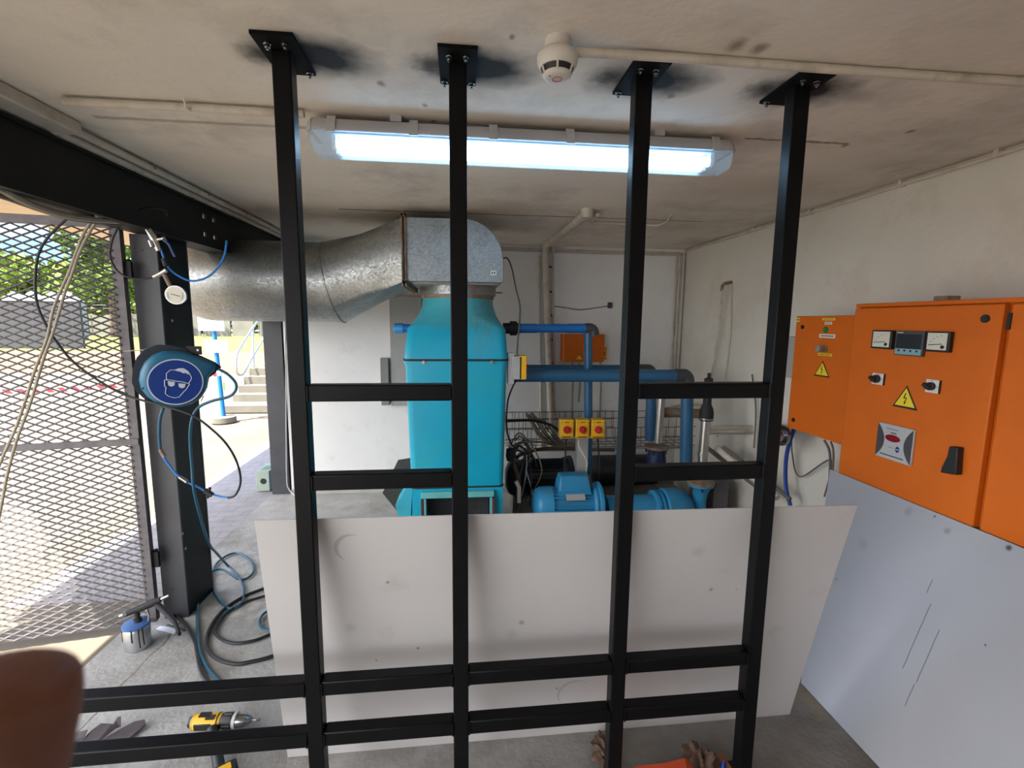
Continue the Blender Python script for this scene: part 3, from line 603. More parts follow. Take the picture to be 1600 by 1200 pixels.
# orange box and little isolator on back wall
ob = thing('control_box', 'small orange control box on the back wall behind the pipe', 'control box', U(908, 545, 4.7))
part('body', MB().box(U(881, 522, 4.64), U(937, 564, 4.785)), m_orange, ob, bevel=.006)
part('warning_mark', MB().prism([U(900, 561.5, 4.637), U(910, 561.5, 4.637), U(905, 555, 4.637)], (0, -.001, 0)), m_sticky, ob)
def yswitch(px, py, y, w_, h_, label, group=None, name='rotary_switch'):
    c = U(px, py, y); t = thing(name, label, 'switch', c, group)
    part('enclosure', MB().box(c+V((-w_/2, .0, -h_/2)), c+V((w_/2, .07, h_/2))), m_yellow, t, bevel=.006)
    part('knob', MB().lathe(c+V((.0, 0, -.004)), (0, -1, 0), [(0, w_*.27), (.008, w_*.27), (.008, w_*.24), (.022, w_*.22)], 20).obox(c+V((0, -.026, -.004)), (w_*.06, 0, 0), (0, .008, 0), (0, 0, w_*.24)), m_red, t)
    part('printed_text', MB().box(c+V((-w_*.16, -.0012, h_*.34)), c+V((w_*.18, 0, h_*.38))).box(c+V((-w_*.32, -.0012, -h_*.45)), c+V((w_*.32, 0, -h_*.40))), m_ink, t)
    sc_ = MB()
    for sx_, sz_ in ((-1, 1), (1, 1), (-1, -1), (1, -1)): sc_.lathe(c+V((sx_*w_*.41, 0, sz_*h_*(.36 if sz_ > 0 else .42))), (0, -1, 0), [(0, .005), (.002, .005)], 8)
    part('screw', sc_, m_red, t)
    return t
yswitch(942, 552, 4.70, .085, .13, 'small yellow and red isolator right of the orange wall box')
for px, lab in ((886, 'left one of three yellow isolator switches with red knobs'), (910.5, 'middle one of three yellow isolator switches with red knobs'), (935, 'right one of three yellow isolator switches with red knobs')):
    yswitch(px, 670.5, 3.55, .108, .15, lab, 'yellow isolators over the motor')
st_ = thing('switch_stand', 'grey steel post carrying the three yellow switches', 'stand', U(910, 760, 3.64))
part('post', MB().box(U(903, 660, 3.66), U(914, 760, 3.72)), m_greybox, st_)
part('cross_plate', MB().box(U(876, 660, 3.625), U(946, 684, 3.635)), m_greybox, st_)
cable('switch_cable', [U(904, 687, 3.6), U(905, 698, 3.6), U(913, 712, 3.58), U(917, 722, 3.55), U(916, 736, 3.5)], .007, m_pvc, 'cream cable looping from the middle yellow switch to the motor')
cable('switch_cable', [U(934, 686, 3.6), U(935, 700, 3.62), U(937, 730, 3.62), U(935, 760, 3.62)], .007, m_gasket, 'black cable under the right yellow switch')
cable('switch_cable', [U(885, 686, 3.6), U(884, 700, 3.62), U(882, 730, 3.62), U(878, 760, 3.62)], .007, m_gasket, 'black cable under the left yellow switch')

# ------------------------------------------------------------------ pumps
solo('pump_plinth', MB().box((.46, 3.2, 0), (1.80, 4.65, .25)), m_conc, 'grey concrete plinth under the pumps behind the board', 'plinth', bevel=.01)
YM = 3.5
def motor(px, py, y, sc, m, label, box=True):
    c = U(px, py, y); k = sc; t = thing('pump_motor', label, 'motor', (c.x, c.y, c.z-.15*k))
    X = lambda d: c+V((d*k, 0, 0))
    part('fan_cover', MB().lathe(X(-.30), (1, 0, 0), [(0, 0), (0, .07*k), (.02*k, .115*k), (.05*k, .135*k), (.14*k, .138*k)], 28), m, t)
    part('frame', MB().tube([X(-.17), X(.14)], .118*k, 28), m, t)
    fn = MB()
    for q in range(28):
        a = 2*pi*q/28
        if box and .9 < a < 2.2: continue
        d = V((0, cos(a), sin(a))); e = V((0, -sin(a), cos(a))); fn.obox(c+V((-.015*k, 0, 0))+d*.127*k, (.15*k, 0, 0), e*.003*k, d*.013*k)
    part('cooling_fins', fn, m, t, smooth=False)
    part('end_bell', MB().lathe(X(.14), (1, 0, 0), [(0, .14*k), (.02*k, .15*k), (.04*k, .145*k), (.05*k, .16*k), (.07*k, .16*k), (.08*k, .10*k)], 28), m, t)
    if box:
        part('terminal_box', MB().loft([[c+V((x*k, yy*k, z*k)) for x, yy in ((-.12, -.085), (.12, -.085), (.12, .085), (-.12, .085))] for z in (.115, .15)]+[[c+V((x*k, yy*k, .235*k)) for x, yy in ((-.105, -.05), (.105, -.05), (.105, .06), (-.105, .06))]]), m, t, bevel=.01)
        part('box_base', MB().box(c+V((-.12*k, -.09*k, .10*k)), c+V((.12*k, .09*k, .125*k))), m_motor2 if m is m_motor2 else m, t)
        part('name_plate', MB().obox(c+V((0, -.10*k, .095*k)), (.07*k, 0, 0), V((0, .022, .022))*k, V((0, -.002, .002))), m_greypan, t)
    part('foot', MB().box(c+V((-.12*k, -.11*k, .245-c.z+.005)), c+V((.10*k, .11*k, -.09*k))), m, t)
    return t
motor(894, 787, YM, 1.04, m_motor, 'light blue electric motor with terminal box, dirty end cover')
pm = thing('pump', 'blue pump body with flanged outlet right of the light blue motor', 'pump', U(1030, 800, YM))
cz = U(1000, 795, YM)
def XL_(px, dz=0): q = U(px, 795, YM); return V((q.x, q.y, q.z+dz))
part('coupling_guard', MB().lathe(XL_(946), (1, 0, 0), [(0, .105), ((XL_(1022)-XL_(946)).x, .105)], 26), m_motor, pm)
part('flange', MB().lathe(XL_(1018), (1, 0, 0), [(0, .12), (.01, .15), (.03, .15), (.035, .135), (.05, .135), (.055, .15), (.07, .15)], 26), m_motor, pm)
part('volute', MB().lathe(XL_(1032), (1, 0, 0), [(0, .13), (.02, .165), (.12, .165), (.19, .15), (.24, .10)], 28), m_motor, pm)
oc = U(1092, 800, YM-.05); tz = U(1092, 756, YM-.05).z
part('outlet_neck', MB().lathe((oc.x, oc.y, tz-.22), (0, 0, 1), [(0, .05), (.1, .05), (.16, .06), (.20, .085), (.21, .10)], 24), m_motor, pm)
part('outlet_flange', MB().lathe((oc.x, oc.y, tz-.012), (0, 0, 1), [(0, .10), (.014, .10)], 24), m_motor, pm)
for k in range(6):
    a = k*pi/3+.2; part('flange_bolt', bolt_mb(MB(), (oc.x+.08*cos(a), oc.y+.08*sin(a), tz-.012), (0, 0, -1), .010, .03), m_gasket, pm)
solo('pipe_flange', MB().lathe((oc.x, oc.y, tz+.003), (0, 0, 1), [(0, .105), (.02, .105), (.03, .06), (.04, .05)], 24), m_rust, 'brown steel flange bolted onto the pump outlet', 'flange')
vp = thing('steel_riser', 'stainless vertical pipe with black rubber reducer on top', 'pipe', (oc.x, oc.y, tz))
zt = U(1098, 655, YM-.05).z
part('pipe', MB().tube([(oc.x, oc.y, tz+.02), (oc.x+.01, oc.y, zt+.02)], .036, 18), m_ss, vp)
part('pipe_collar', MB().tube([(oc.x, oc.y, tz+.24), (oc.x, oc.y, tz+.26)], .040, 18), m_ss, vp)
zb = U(1098, 620, YM-.05).z; ztop = U(1098, 592, YM-.05).z
part('rubber_reducer', MB().lathe((oc.x+.01, oc.y, zt), (0, 0, 1), [(-.01, .052), (.05, .054), (.09, .046), (.12, .032), (ztop-zt-.03, .030), (ztop-zt, .034), (ztop-zt+.01, .012), (ztop-zt+.045, .012), (ztop-zt+.045, 0)], 22), m_gasket, vp)
part('hose_clamp', MB().lathe((oc.x+.01, oc.y, zt), (0, 0, 1), [(0, .056), (.012, .056)], 20), m_chrome, vp)
hp = thing('steel_pipe', 'stainless horizontal pipe from the riser towards the right wall', 'pipe', U(1150, 674, 3.42))
part('pipe', MB().tube([U(1104, 672, YM-.05), U(1200, 671, YM-.05), on(1207, 671, 'x', 2.0)], .036, 16), m_ss, hp)
q = on(1215, 674, 'x', 2.12); part('flange', MB().lathe((1.98, q.y-.1, q.z), (1, 0, 0), [(0, .04), (.0, .075), (.02, .075), (.02, .05), (.09, .05), (.09, .07), (.11, .07), (.11, .04)], 24), m_chrome, hp)
# rear set: second steel riser, horizontal duct pipe, dark motor, black tank
solo('steel_riser', MB().tube([U(1034, 615, 4.0), U(1028, 692, 4.0)], .034, 14), m_ss, 'stainless vertical pipe behind, between the two blue risers', 'pipe')
hp2 = thing('steel_pipe', 'dull horizontal pipe with dark end behind the black reducer', 'pipe', U(1100, 646, 4.1))
part('pipe', MB().tube([U(1036, 644, 4.1), U(1135, 648, 4.1)], .044, 14), m_rust, hp2)
part('end_sleeve', MB().tube([U(1128, 648, 4.1), U(1150, 648, 4.1)], .05, 14), m_elbow, hp2)
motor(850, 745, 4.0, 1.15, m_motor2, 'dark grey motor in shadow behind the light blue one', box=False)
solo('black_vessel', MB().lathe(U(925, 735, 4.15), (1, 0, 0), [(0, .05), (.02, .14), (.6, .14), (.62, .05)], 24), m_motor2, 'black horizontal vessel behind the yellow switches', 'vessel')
vv = thing('pump', 'dark blue rear pump outlet with pale flange behind the frame', 'pump', U(1028, 705, 4.05))
c = U(1026, 700, 4.05); part('flange', MB().lathe(c, (0, 0, 1), [(0, .11), (.02, .11), (.03, .05)], 24), m_rust, vv)
part('body', MB().lathe(c+V((0, 0, -.2)), (0, 0, 1), [(0, .09), (.1, .09), (.2, .07)], 24), mat('deep blue paint', (.01, .02, .08), .5), vv)
for k in range(5): part('bolt', bolt_mb(MB(), c+V((.09*cos(k*1.25-1), .09*sin(k*1.25-1), 0)), (0, 0, -1), .012, .05), m_gasket, vv)
solo('rear_plinth_box', MB().box(U(1116, 754, 3.5), V((2.17, 3.9, .0))), mat('grey slab', (.13, .12, .13), .7), 'dark grey slab right of the pump outlet', 'slab')
# wire cable tray
tr = thing('cable_tray', 'rusty wire basket cable tray crossing in front of the back wall', 'cable tray', U(1000, 680, 4.4))
tm = MB()
YT0, YT1 = 4.30, 4.62
za, zb_ = U(1000, 697, YT0).z, U(1000, 668, YT0).z
for yy, zz in ((YT0, za), (YT0, (za+zb_)/2), (YT0, zb_), (YT1, za), (YT1, zb_+.03), (YT1, zb_+.1), (4.4, za), (4.5, za)): tm.tube([(.42, yy, zz), (2.28, yy, zz)], .0035, 5)
k = 0; x = .45
while x < 2.28:
    tm.tube([(x, YT0, zb_), (x, YT0, za), (x, YT1, za), (x, YT1, zb_+.1)], .003, 5); x += .085
part('wire_basket', tm, m_wire, tr)
tm = MB(); 
for yy, zz in ((4.72, U(900, 643, 4.72).z), (4.72, U(900, 655, 4.72).z), (4.72, U(900, 668, 4.72).z)): tm.tube([(.40, yy, zz), (1.6, yy, zz)], .004, 5)
x = .45
while x < 1.6: tm.tube([(x, 4.72, U(900, 643, 4.72).z), (x, 4.72, U(900, 672, 4.72).z)], .003, 5); x += .07
part('back_ladder', tm, m_wire, tr)
part('edge_channel', MB().box((.45, YT0-.01, za-.03), (2.25, YT0+.01, za-.012)), m_greybox, tr)
tc_ = ['black cable lying in the tray beside the tower', 'brown cable drooping off the tray beside the tower', 'grey cable coil under the tray beside the tower', 'dark hose from the tray to the rear motor',
       'frayed beige cable bundle rising into the tray', 'second frayed beige cable bundle beside it', 'thin grey cable hanging behind the light blue motor', 'thin pale wire pair in front of the dark motor']
P_ = [[(790, 658), (830, 657), (860, 664), (876, 676)], [(800, 716), (830, 705), (860, 700), (900, 702), (960, 703)], [(796, 700), (815, 690), (840, 690), (870, 694), (900, 690)], [(803, 740), (806, 720), (820, 706), (835, 720), (842, 750)],
      [(822, 646), (832, 662), (842, 680), (862, 694), (900, 697)], [(830, 645), (845, 664), (858, 684), (880, 692), (930, 694)], [(823, 712), (822, 740), (815, 775), (806, 800)], [(822, 734), (828, 755), (834, 780), (836, 800)]]
for i, (l_, p_) in enumerate(zip(tc_, P_)):
    cable('loose_cable', [U(a, c_, 4.05+.04*i if i not in (6, 7) else 3.6) for a, c_ in p_], (.012, .016, .006, .012, .014, .014, .004, .004)[i], (m_gasket, m_dkhose, m_edge, m_gasket, m_beige, m_beige, m_greybox, m_greybox)[i], l_)
rw = random.Random(7)
for i in range(9):
    x0 = rw.uniform(795, 812); x1 = rw.uniform(822, 845); y0 = rw.uniform(688, 712); yy = 3.72+.03*i
    cable('loose_wire', [U(x0, y0, yy), U((x0+x1)/2, y0-rw.uniform(5, 22), yy), U(x1, y0+rw.uniform(-5, 20), yy), U(x1-rw.uniform(0, 18), y0+rw.uniform(30, 50), yy), U(x0+rw.uniform(0, 25), 800, yy)], (.008, .004, .006, .006, .004, .006, .005, .006, .005)[i], (m_gasket, m_edge, m_beige, m_wire, m_gasket, m_edge, m_pvc, m_edge, m_wire)[i], ('thick black', 'slim grey', 'beige', 'rust coloured', 'thin black', 'dark grey', 'pale', 'looping', 'outermost')[i]+' tangled wire between the cyan tower and the dark motor', 'wire', 'tangled wires right of the tower')
for i in range(6):
    x0 = 830+i*5
    cable('loose_wire', [U(x0-8, 645+2*i, 4.25), U(x0, 662, 4.22), U(x0+14, 682, 4.2), U(x0+34, 693+i, 4.25), U(x0+70, 697+i, 4.3)], .006, (m_beige, m_edge, m_wire)[i % 3], 'thin frayed wire climbing into the cable tray', 'wire', 'frayed wires at the tray end')
for i, px in enumerate((894, 905, 938)):
    cable('wall_cable', [U(px, 566, 4.77), U(px+1, 600, 4.77), U(px-1, (660, 628, 660)[i], 4.77)], .009, m_beige, ('left', 'short middle', 'right')[i]+' one of three grimy cables below the small orange wall box')
cable('hose_stub', [U(800, 716, 3.6), U(806, 735, 3.58), U(811, 755, 3.56), U(812, 785, 3.55), U(808, 800, 3.55)], .016, m_dkhose, 'brown dirty pipe standing beside the tower base', 'hose')
solo('pipe_elbow_fitting', MB().tube([U(806, 752, 3.5), U(811, 762, 3.5), U(811, 785, 3.5)], .016, 10), m_pvc, 'short cream pipe piece at the tower base', 'pipe')
solo('black_fitting', MB().lathe(U(798, 712, 3.55), (0, 0, 1), [(-.04, .03), (.0, .04), (.05, .035), (.06, .02)], 12), m_gasket, 'black fitting on the side of the tower near its base', 'fitting')
for i in range(7):
    x0 = 1140+i*6
    cable('loose_wire', [U(x0-20, 682+i, 3.95), U(x0-6, 676+i, 3.95), U(x0+4, 690+2*i, 3.95), U(x0-2+3*(i % 3), 720, 3.95), U(x0-8, 742, 3.95)], .005, (m_edge, m_gasket, m_wire)[i % 3], 'thin dangling wire under the stainless horizontal pipe', 'wire', 'dangling wires under the steel pipe')
cable('loose_cable', [on(1175, 585, 'x', 2.28), on(1181, 640, 'x', 2.28), on(1178, 700, 'x', 2.28)], .006, m_edge, 'grey wire hanging on the right wall behind the posts')
for i, (a, b_) in enumerate((((1105, 700), (1195, 770)), ((1120, 700), (1215, 778)), ((1130, 698), (1235, 780)))):
    solo('floor_pipe', MB().tube([on(a[0], a[1], 'x', 2.05), on(b_[0], b_[1], 'x', 2.2)], (.018, .028, .014)[i], 10), (m_wire, m_pvc, m_edge)[i], ('lowest', 'middle pale', 'uppermost')[i]+' pipe of three slanting down along the right wall', 'pipe')
cable('hose_stub', [U(1036, 640, 4.3), U(1075, 632, 4.3), U(1110, 632, 4.25), U(1150, 640, 4.1), U(1170, 645, 4.0)], .017, m_pvc, 'cream hose arching above the dull horizontal pipe', 'hose')
cable('power_cable', [U(1110, 634, 4.1), U(1132, 648, 4.05), U(1148, 658, 4.05), U(1152, 668, 4.05)], .008, m_gasket, 'black cable near the dark pipe sleeve')
# wall boxes behind the tower
t = thing('wall_panel', 'tall grey metal panel on the back wall behind the duct', 'panel', (-.5, 4.75, .9))
part('body', MB().box(U(608, 463, 4.72), U(661, 632, 4.785)), m_greybox, t)
solo('wall_box', MB().box(U(594, 560, 4.70), U(610, 631, 4.785)), mat('speckled grey box', (.24, .235, .23), .8, var=.25, vs=120), 'narrow speckled grey box left of the tall grey panel', 'box')

# ------------------------------------------------------------------ orange cabinets on right wall
XB = 1.97; XS = 2.08
def Fb(px, py, x=XB): q = on(px, py, 'x', x); return q
def plate(mb, px0, py0, px1, py1, x, d):
    a = on((px0+px1)/2, (py0+py1)/2, 'x', x); ww = abs(on(px0, (py0+py1)/2, 'x', x).y-on(px1, (py0+py1)/2, 'x', x).y)/2; hh = abs(on((px0+px1)/2, py0, 'x', x).z-on((px0+px1)/2, py1, 'x', x).z)/2
    mb.box((x-d, a.y-ww, a.z-hh), (x, a.y+ww, a.z+hh)); return a, ww, hh
tl_, br_ = Fb(1336, 475), Fb(1308, 734)
yA = tl_.y; zT = tl_.z; zB = br_.z-.02; ySeam = Fb(1572, 500).y; yEnd = .95
cb = thing('control_cabinet', 'large orange electrical cabinet with meters and black handle', 'cabinet', ((XB+XR)/2, (yA+yEnd)/2, zB))
part('body', MB().box((XB+.03, yEnd, zB), (XR-.001, yA, zT)), m_orange, cb, bevel=.004)
dr = part('door', MB().box((XB, ySeam+.012, zB+.004), (XB+.028, yA-.004, zT-.022)), m_orange, cb, bevel=.005)
d2 = part('door', MB().box((XB, yEnd, zB+.004), (XB+.028, ySeam-.012, zT-.022)), m_orange, cb, bevel=.005)
part('rain_lip', MB().box((XB+.005, yEnd, zT-.018), (XB+.04, yA, zT)), m_orange, cb, bevel=.003)
q = Fb(1575, 502); part('hinge', MB().box((XB-.006, q.y-.012, q.z-.03), (XB, q.y+.0, q.z+.03)), m_ink, cb)
def meter(px0, py0, px1, py1, nm='panel_meter', lab=None):
    mb = MB(); a, ww, hh = plate(mb, px0, py0, px1, py1, XB, .02); o = part(nm, mb, m_ink, cb, bevel=.003)
    mb = MB().box((XB-.0215, a.y-ww*.82, a.z-hh*.80), (XB-.0205, a.y+ww*.82, a.z+hh*.86)); part('meter_face', mb, m_dial, o)
    mk = MB(); X_ = XB-.0225
    for k in range(5):
        an = radians(100+k*17); mk.box((X_, a.y-ww*.55-ww*1.2*cos(an)*1-.0015, a.z-hh*.55+hh*1.15*sin(an)-.0015), (X_+.001, a.y-ww*.55-ww*1.2*cos(an)+.0015, a.z-hh*.55+hh*1.15*sin(an)+.0015))
    mk.obox((X_, a.y+.1*ww, a.z-.28*hh), (.0005, 0, 0), (0, ww*.55, -.06*hh), (0, 0, .0014)); part('needle_marks', mk, m_ink, o)
    part('meter_screw', MB().lathe((XB-.021, a.y-ww*.5, a.z-hh*.5), (-1, 0, 0), [(0, .008), (.004, .006)], 10), m_drill_k, o)
meter(1367, 516, 1399, 545); meter(1452, 518, 1490, 550)
mb = MB(); a, ww, hh = plate(mb, 1402, 517, 1447, 556, XB, .016); o = part('digital_display', mb, m_darkgrey, cb, bevel=.003)
part('screen', MB().box((XB-.0172, a.y-ww*.86, a.z-hh*.42), (XB-.016, a.y+ww*.86, a.z+hh*.72)), mat('dark lcd', (.03, .033, .035), .15), o)
part('keypad', MB().box((XB-.0172, a.y-ww*.92, a.z-hh*.92), (XB-.016, a.y+ww*.92, a.z-hh*.45)), m_teal, o)
kb = MB(); 
for k in range(4): kb.box((XB-.019, a.y+ww*(.62-k*.42)-.004, a.z-hh*.68), (XB-.0171, a.y+ww*(.62-k*.42)+.004, a.z-hh*.52))
part('button', kb, m_ink, o); part('top_text', MB().box((XB-.0172, a.y+ww*.45, a.z+hh*.80), (XB-.016, a.y+ww*.88, a.z+hh*.90)), m_greypan, o)
def knobsw(px0, py0, px1, py1):
    mb = MB(); a, ww, hh = plate(mb, px0, py0, px1, py1, XB, .008); o = part('selector_switch', mb, m_stickw, cb, bevel=.003)
    part('knob', MB().lathe((XB-.008, a.y, a.z), (-1, 0, 0), [(0, ww*.62), (.012, ww*.62), (.014, ww*.5), (.026, ww*.45)], 18).obox((XB-.03, a.y, a.z), (.01, 0, 0), (0, ww*.5, .3*hh), (0, -.003, .006)), m_ink, o)
    part('tick_marks', MB().box((XB-.0085, a.y-ww*.2, a.z+hh*.8), (XB-.008, a.y+ww*.2, a.z+hh*.86)).box((XB-.0085, a.y-ww*.9, a.z-.001), (XB-.008, a.y-ww*.7, a.z+.001)), m_ink, o)
    part('side_rim', MB().box((XB-.007, a.y-ww-.004, a.z-hh), (XB, a.y-ww, a.z+hh)), m_ink, o)
knobsw(1364, 583, 1382, 601); knobsw(1448, 593, 1469, 614)
def warn(cpx, cpy, wpx, hpx, x, par):
    top = on(cpx, cpy-hpx/2, 'x', x); lf_ = on(cpx-wpx/2, cpy+hpx/2-2, 'x', x); rt = on(cpx+wpx/2, cpy+hpx/2-2, 'x', x)
    cy_ = (lf_.y+rt.y)/2; w2 = abs(lf_.y-rt.y)/2; h = top.z-(lf_.z+rt.z)/2; z0 = top.z-h
    tri = lambda s_, xx: [(xx, cy_, z0+h/2.2+h*(1-1/2.2)*s_), (xx, cy_+w2*s_, z0+h/2.2-h/2.2*s_), (xx, cy_-w2*s_, z0+h/2.2-h/2.2*s_)]
    o = part('warning_triangle', MB().prism(tri(1, x), (-.0015, 0, 0)), m_ink, par)
    part('yellow_field', MB().prism(tri(.80, x-.0016), (-.0008, 0, 0)), m_sticky, o)
    X_ = x-.0026; zc = z0+h*.40
    def seg(y0, z0_, y1, z1_, w_): d = V((0, y1-y0, z1_-z0_)); nn = V((0, -d.z, d.y)).normalized()*w_; return [V((X_, y0, z0_))+nn, V((X_, y1, z1_))+nn, V((X_, y1, z1_))-nn, V((X_, y0, z0_))-nn]
    bo = MB(); s_ = h
    for sgm in ((0+.06*s_*0, zc+.26*s_, cy_, 0),): pass
    bo.prism(seg(cy_-.01*s_, zc+.27*s_, cy_+.07*s_, zc+.04*s_, .022*s_), (-.0006, 0, 0)); bo.prism(seg(cy_+.07*s_, zc+.04*s_, cy_-.06*s_, zc+.07*s_, .018*s_), (-.0006, 0, 0)); bo.prism(seg(cy_-.06*s_, zc+.07*s_, cy_+.01*s_, zc-.14*s_, .018*s_), (-.0006, 0, 0))
    bo.prism([(X_, cy_+.06*s_, zc-.12*s_), (X_, cy_-.04*s_, zc-.13*s_), (X_, cy_+.015*s_, zc-.24*s_)], (-.0006, 0, 0)); part('lightning_bolt', bo, m_ink, o)
warn(1414, 621, 40, 38, XB, cb)
# power factor controller
mb = MB(); a, ww, hh = plate(mb, 1373, 663, 1432, 722, XB, .014)
a = (on(1373, 690, 'x', XB)+on(1430, 695, 'x', XB))/2; ww = abs(on(1373, 690, 'x', XB).y-on(1430, 695, 'x', XB).y)/2; hh = abs(on(1400, 666, 'x', XB).z-on(1400, 722, 'x', XB).z)/2
o = part('power_controller', MB().box((XB-.012, a.y-ww, a.z-hh), (XB, a.y+ww, a.z+hh)), m_greypan, cb, bevel=.003)
X_ = XB-.0135
for s_ in (1, -1):
    arc = [(X_, a.y+s_*ww*.98, a.z+hh*.96)]+[(X_, a.y+s_*ww*(.55+.42*(abs(k)/4)**2), a.z+hh*(.24*-k)) for k in range(-4, 5)]+[(X_, a.y+s_*ww*.98, a.z-hh*.96)]
    part('side_arc', MB().prism(arc, (-.0006, 0, 0)), m_darkgrey, o)
el = [(X_, a.y+ww*.08+ww*.42*cos(k*pi/10), a.z+hh*.25+hh*.2*sin(k*pi/10)) for k in range(20)]
part('red_display', MB().prism(el, (-.002, 0, 0)), m_redglass, o)
part('blue_arrows', MB().prism([(X_, a.y-ww*.1, a.z-hh*.28), (X_, a.y-ww*.38, a.z-hh*.28), (X_, a.y-ww*.24, a.z-hh*.12)], (-.0008, 0, 0)).prism([(X_, a.y-ww*.1, a.z-hh*.34), (X_, a.y-ww*.38, a.z-hh*.34), (X_, a.y-ww*.24, a.z-hh*.50)], (-.0008, 0, 0)), m_sign, o)
tx = MB().box((X_-.0006, a.y-ww*.62, a.z-hh*.80), (X_, a.y+ww*.72, a.z-hh*.74)).box((X_-.0006, a.y-ww*.1, a.z+hh*.52), (X_, a.y+ww*.22, a.z+hh*.58)).box((X_-.0006, a.y-ww*.2, a.z+hh*.74), (X_, a.y+ww*.5, a.z+hh*.77)).box((X_-.0006, a.y+ww*.02, a.z-hh*.3), (X_, a.y+ww*.26, a.z-hh*.28))
part('printed_text', tx, m_darkgrey, o)
# handle
hA = [on(px, py, 'x', XB-.0) for px, py in ((1493, 697), (1507, 699), (1504, 742), (1479, 738), (1481, 730), (1490, 712))]
ho = part('door_handle', MB().prism(hA, (-.03, 0, 0)), m_ink, dr, bevel=.004)
q = Fb(1540, 498); part('lock', MB().lathe((XB, q.y, q.z), (-1, 0, 0), [(0, .016), (.004, .016), (.004, .011), (.006, .011)], 16), m_ink, cb)
q = on(1470, 464, 'x', XB+.06); part('lifting_lug', MB().box((XB+.06, q.y-.03, zT), (XB+.12, q.y+.03, zT+.022)), m_rust, cb)
# small cabinet
tl_, br_ = on(1245, 494, 'x', XS), on(1229, 667, 'x', XS)
yS0, zS1, zS0 = tl_.y, tl_.z, br_.z; yS1 = yA+.004
cs = thing('control_box', 'smaller orange enclosure left of the large orange cabinet', 'cabinet', ((XS+XR)/2, (yS0+yS1)/2, zS0))
part('body', MB().box((XS+.02, yS1, zS0), (XR-.001, yS0, zS1)), m_orange, cs, bevel=.004)
part('door', MB().box((XS, yS1+.012, zS0), (XS+.019, yS0, zS1)), m_orange, cs, bevel=.003)
for px, py in ((1254.5, 511), (1240, 656)): q = on(px, py, 'x', XS); part('lock', MB().lathe((XS, q.y, q.z), (-1, 0, 0), [(0, .013), (.005, .013), (.005, .009), (.007, .009)], 14), m_ink, cs)
for (x0, y0, x1, y1, m_, nm) in ((1285, 497, 1305, 500.5, m_sticky, 'yellow_sticker'), (1289, 503, 1300, 507, m_stickw, 'white_sticker'), (1280, 522, 1305, 528, m_stickw, 'white_sticker'), (1278, 552, 1300, 556, m_sticky, 'yellow_sticker'), (1245, 496.5, 1250, 503, m_sticky, 'yellow_sticker')):
    mb = MB(); a, ww, hh = plate(mb, x0, y0, x1, y1, XS, .0012); o = part(nm, mb, m_, cs); part('sticker_text', MB().box((XS-.0018, a.y-ww*.8, a.z-hh*.25), (XS-.0011, a.y+ww*.8, a.z+hh*.25)), m_darkgrey, o)
q = on(1291, 515, 'x', XS); part('green_lamp', MB().lathe((XS, q.y, q.z), (-1, 0, 0), [(0, .017), (.006, .017), (.006, .013), (.014, .011), (.016, 0)], 18), m_green, cs)
q = on(1290, 545, 'x', XS); part('push_button', MB().lathe((XS, q.y, q.z), (-1, 0, 0), [(0, .019), (.01, .019), (.012, .015), (.03, .015), (.034, .020), (.05, .020), (.054, .015), (.054, 0)], 18), m_rust, cs)
warn(1284, 577, 25, 27, XS, cs)
# grey box behind
t = solo('wall_box', MB().box((2.17, yS0-.02, on(1230, 590, 'x', 2.17).z), (XR-.001, on(1224, 560, 'x', 2.17).y, on(1235, 526, 'x', 2.17).z)), m_greybox, 'light grey enclosure behind the smaller orange box on the right wall', 'box', bevel=.004)
# cables under small cabinet
cable('power_cable', [on(1241, 670, 'x', 2.2), on(1234, 690, 'x', 2.2), on(1228, 720, 'x', 2.2), on(1228, 760, 'x', 2.2), on(1235, 790, 'x', 2.2)], .013, mat('royal blue cable', (.01, .05, .28), .4), 'thick royal blue cable dropping below the smaller orange box')
cable('power_cable', [on(1237, 672, 'x', 2.27), on(1238, 710, 'x', 2.27), on(1250, 745, 'x', 2.27), (2.27, 2.6, .92), on(1288, 776, 'x', 2.27)], .005, m_edge, 'thin grey cable looping below the smaller orange box')
cable('power_cable', [on(1288, 688, 'x', 2.2), on(1296, 705, 'x', 2.2), on(1297, 735, 'x', 2.2), on(1294, 775, 'x', 2.2)], .007, m_edge, 'dark cable under the corner of the smaller orange box')
cable('power_cable', [on(1298, 690, 'x', 2.25), on(1302, 705, 'x', 2.25), on(1301, 740, 'x', 2.25)], .006, m_rust, 'brown cable beside the dark cable under the orange box')

# ------------------------------------------------------------------ gate of expanded metal
G0 = V((-1.735, 2.70, 0)); GD = V((-.986, -.166, 0)); GN = V((.166, -.986, 0)); ZU = V((0, 0, 1)); GW = 1.15
gt = thing('mesh_gate', 'grey swung open gate of expanded metal mesh beside the column', 'gate', G0)
def gbar(s0, s1, z0, z1, t=.012, off=0): return MB().obox(G0+GD*((s0+s1)/2)+GN*off+ZU*((z0+z1)/2), GD*(s1-s0)/2, GN*t, ZU*(z1-z0)/2)
part('stile', gbar(.0, .045, .03, 2.24, .004), m_gate, gt); part('stile', gbar(.0, .004, .03, 2.24, .02, off=-.02), m_gate, gt); part('stile', gbar(GW-.04, GW, .03, 2.24, .02), m_gate, gt)
part('top_rail', gbar(0, GW, 2.20, 2.245, .004), m_gate, gt); part('mid_rail', gbar(0, GW, 1.068, 1.103, .004, off=.012), m_gate, gt); part('bottom_rail', gbar(0, GW, .03, .055, .004), m_gate, gt)
def gp(s0, z0): return G0+GD*s0+ZU*z0
pu, pv = .082, .037
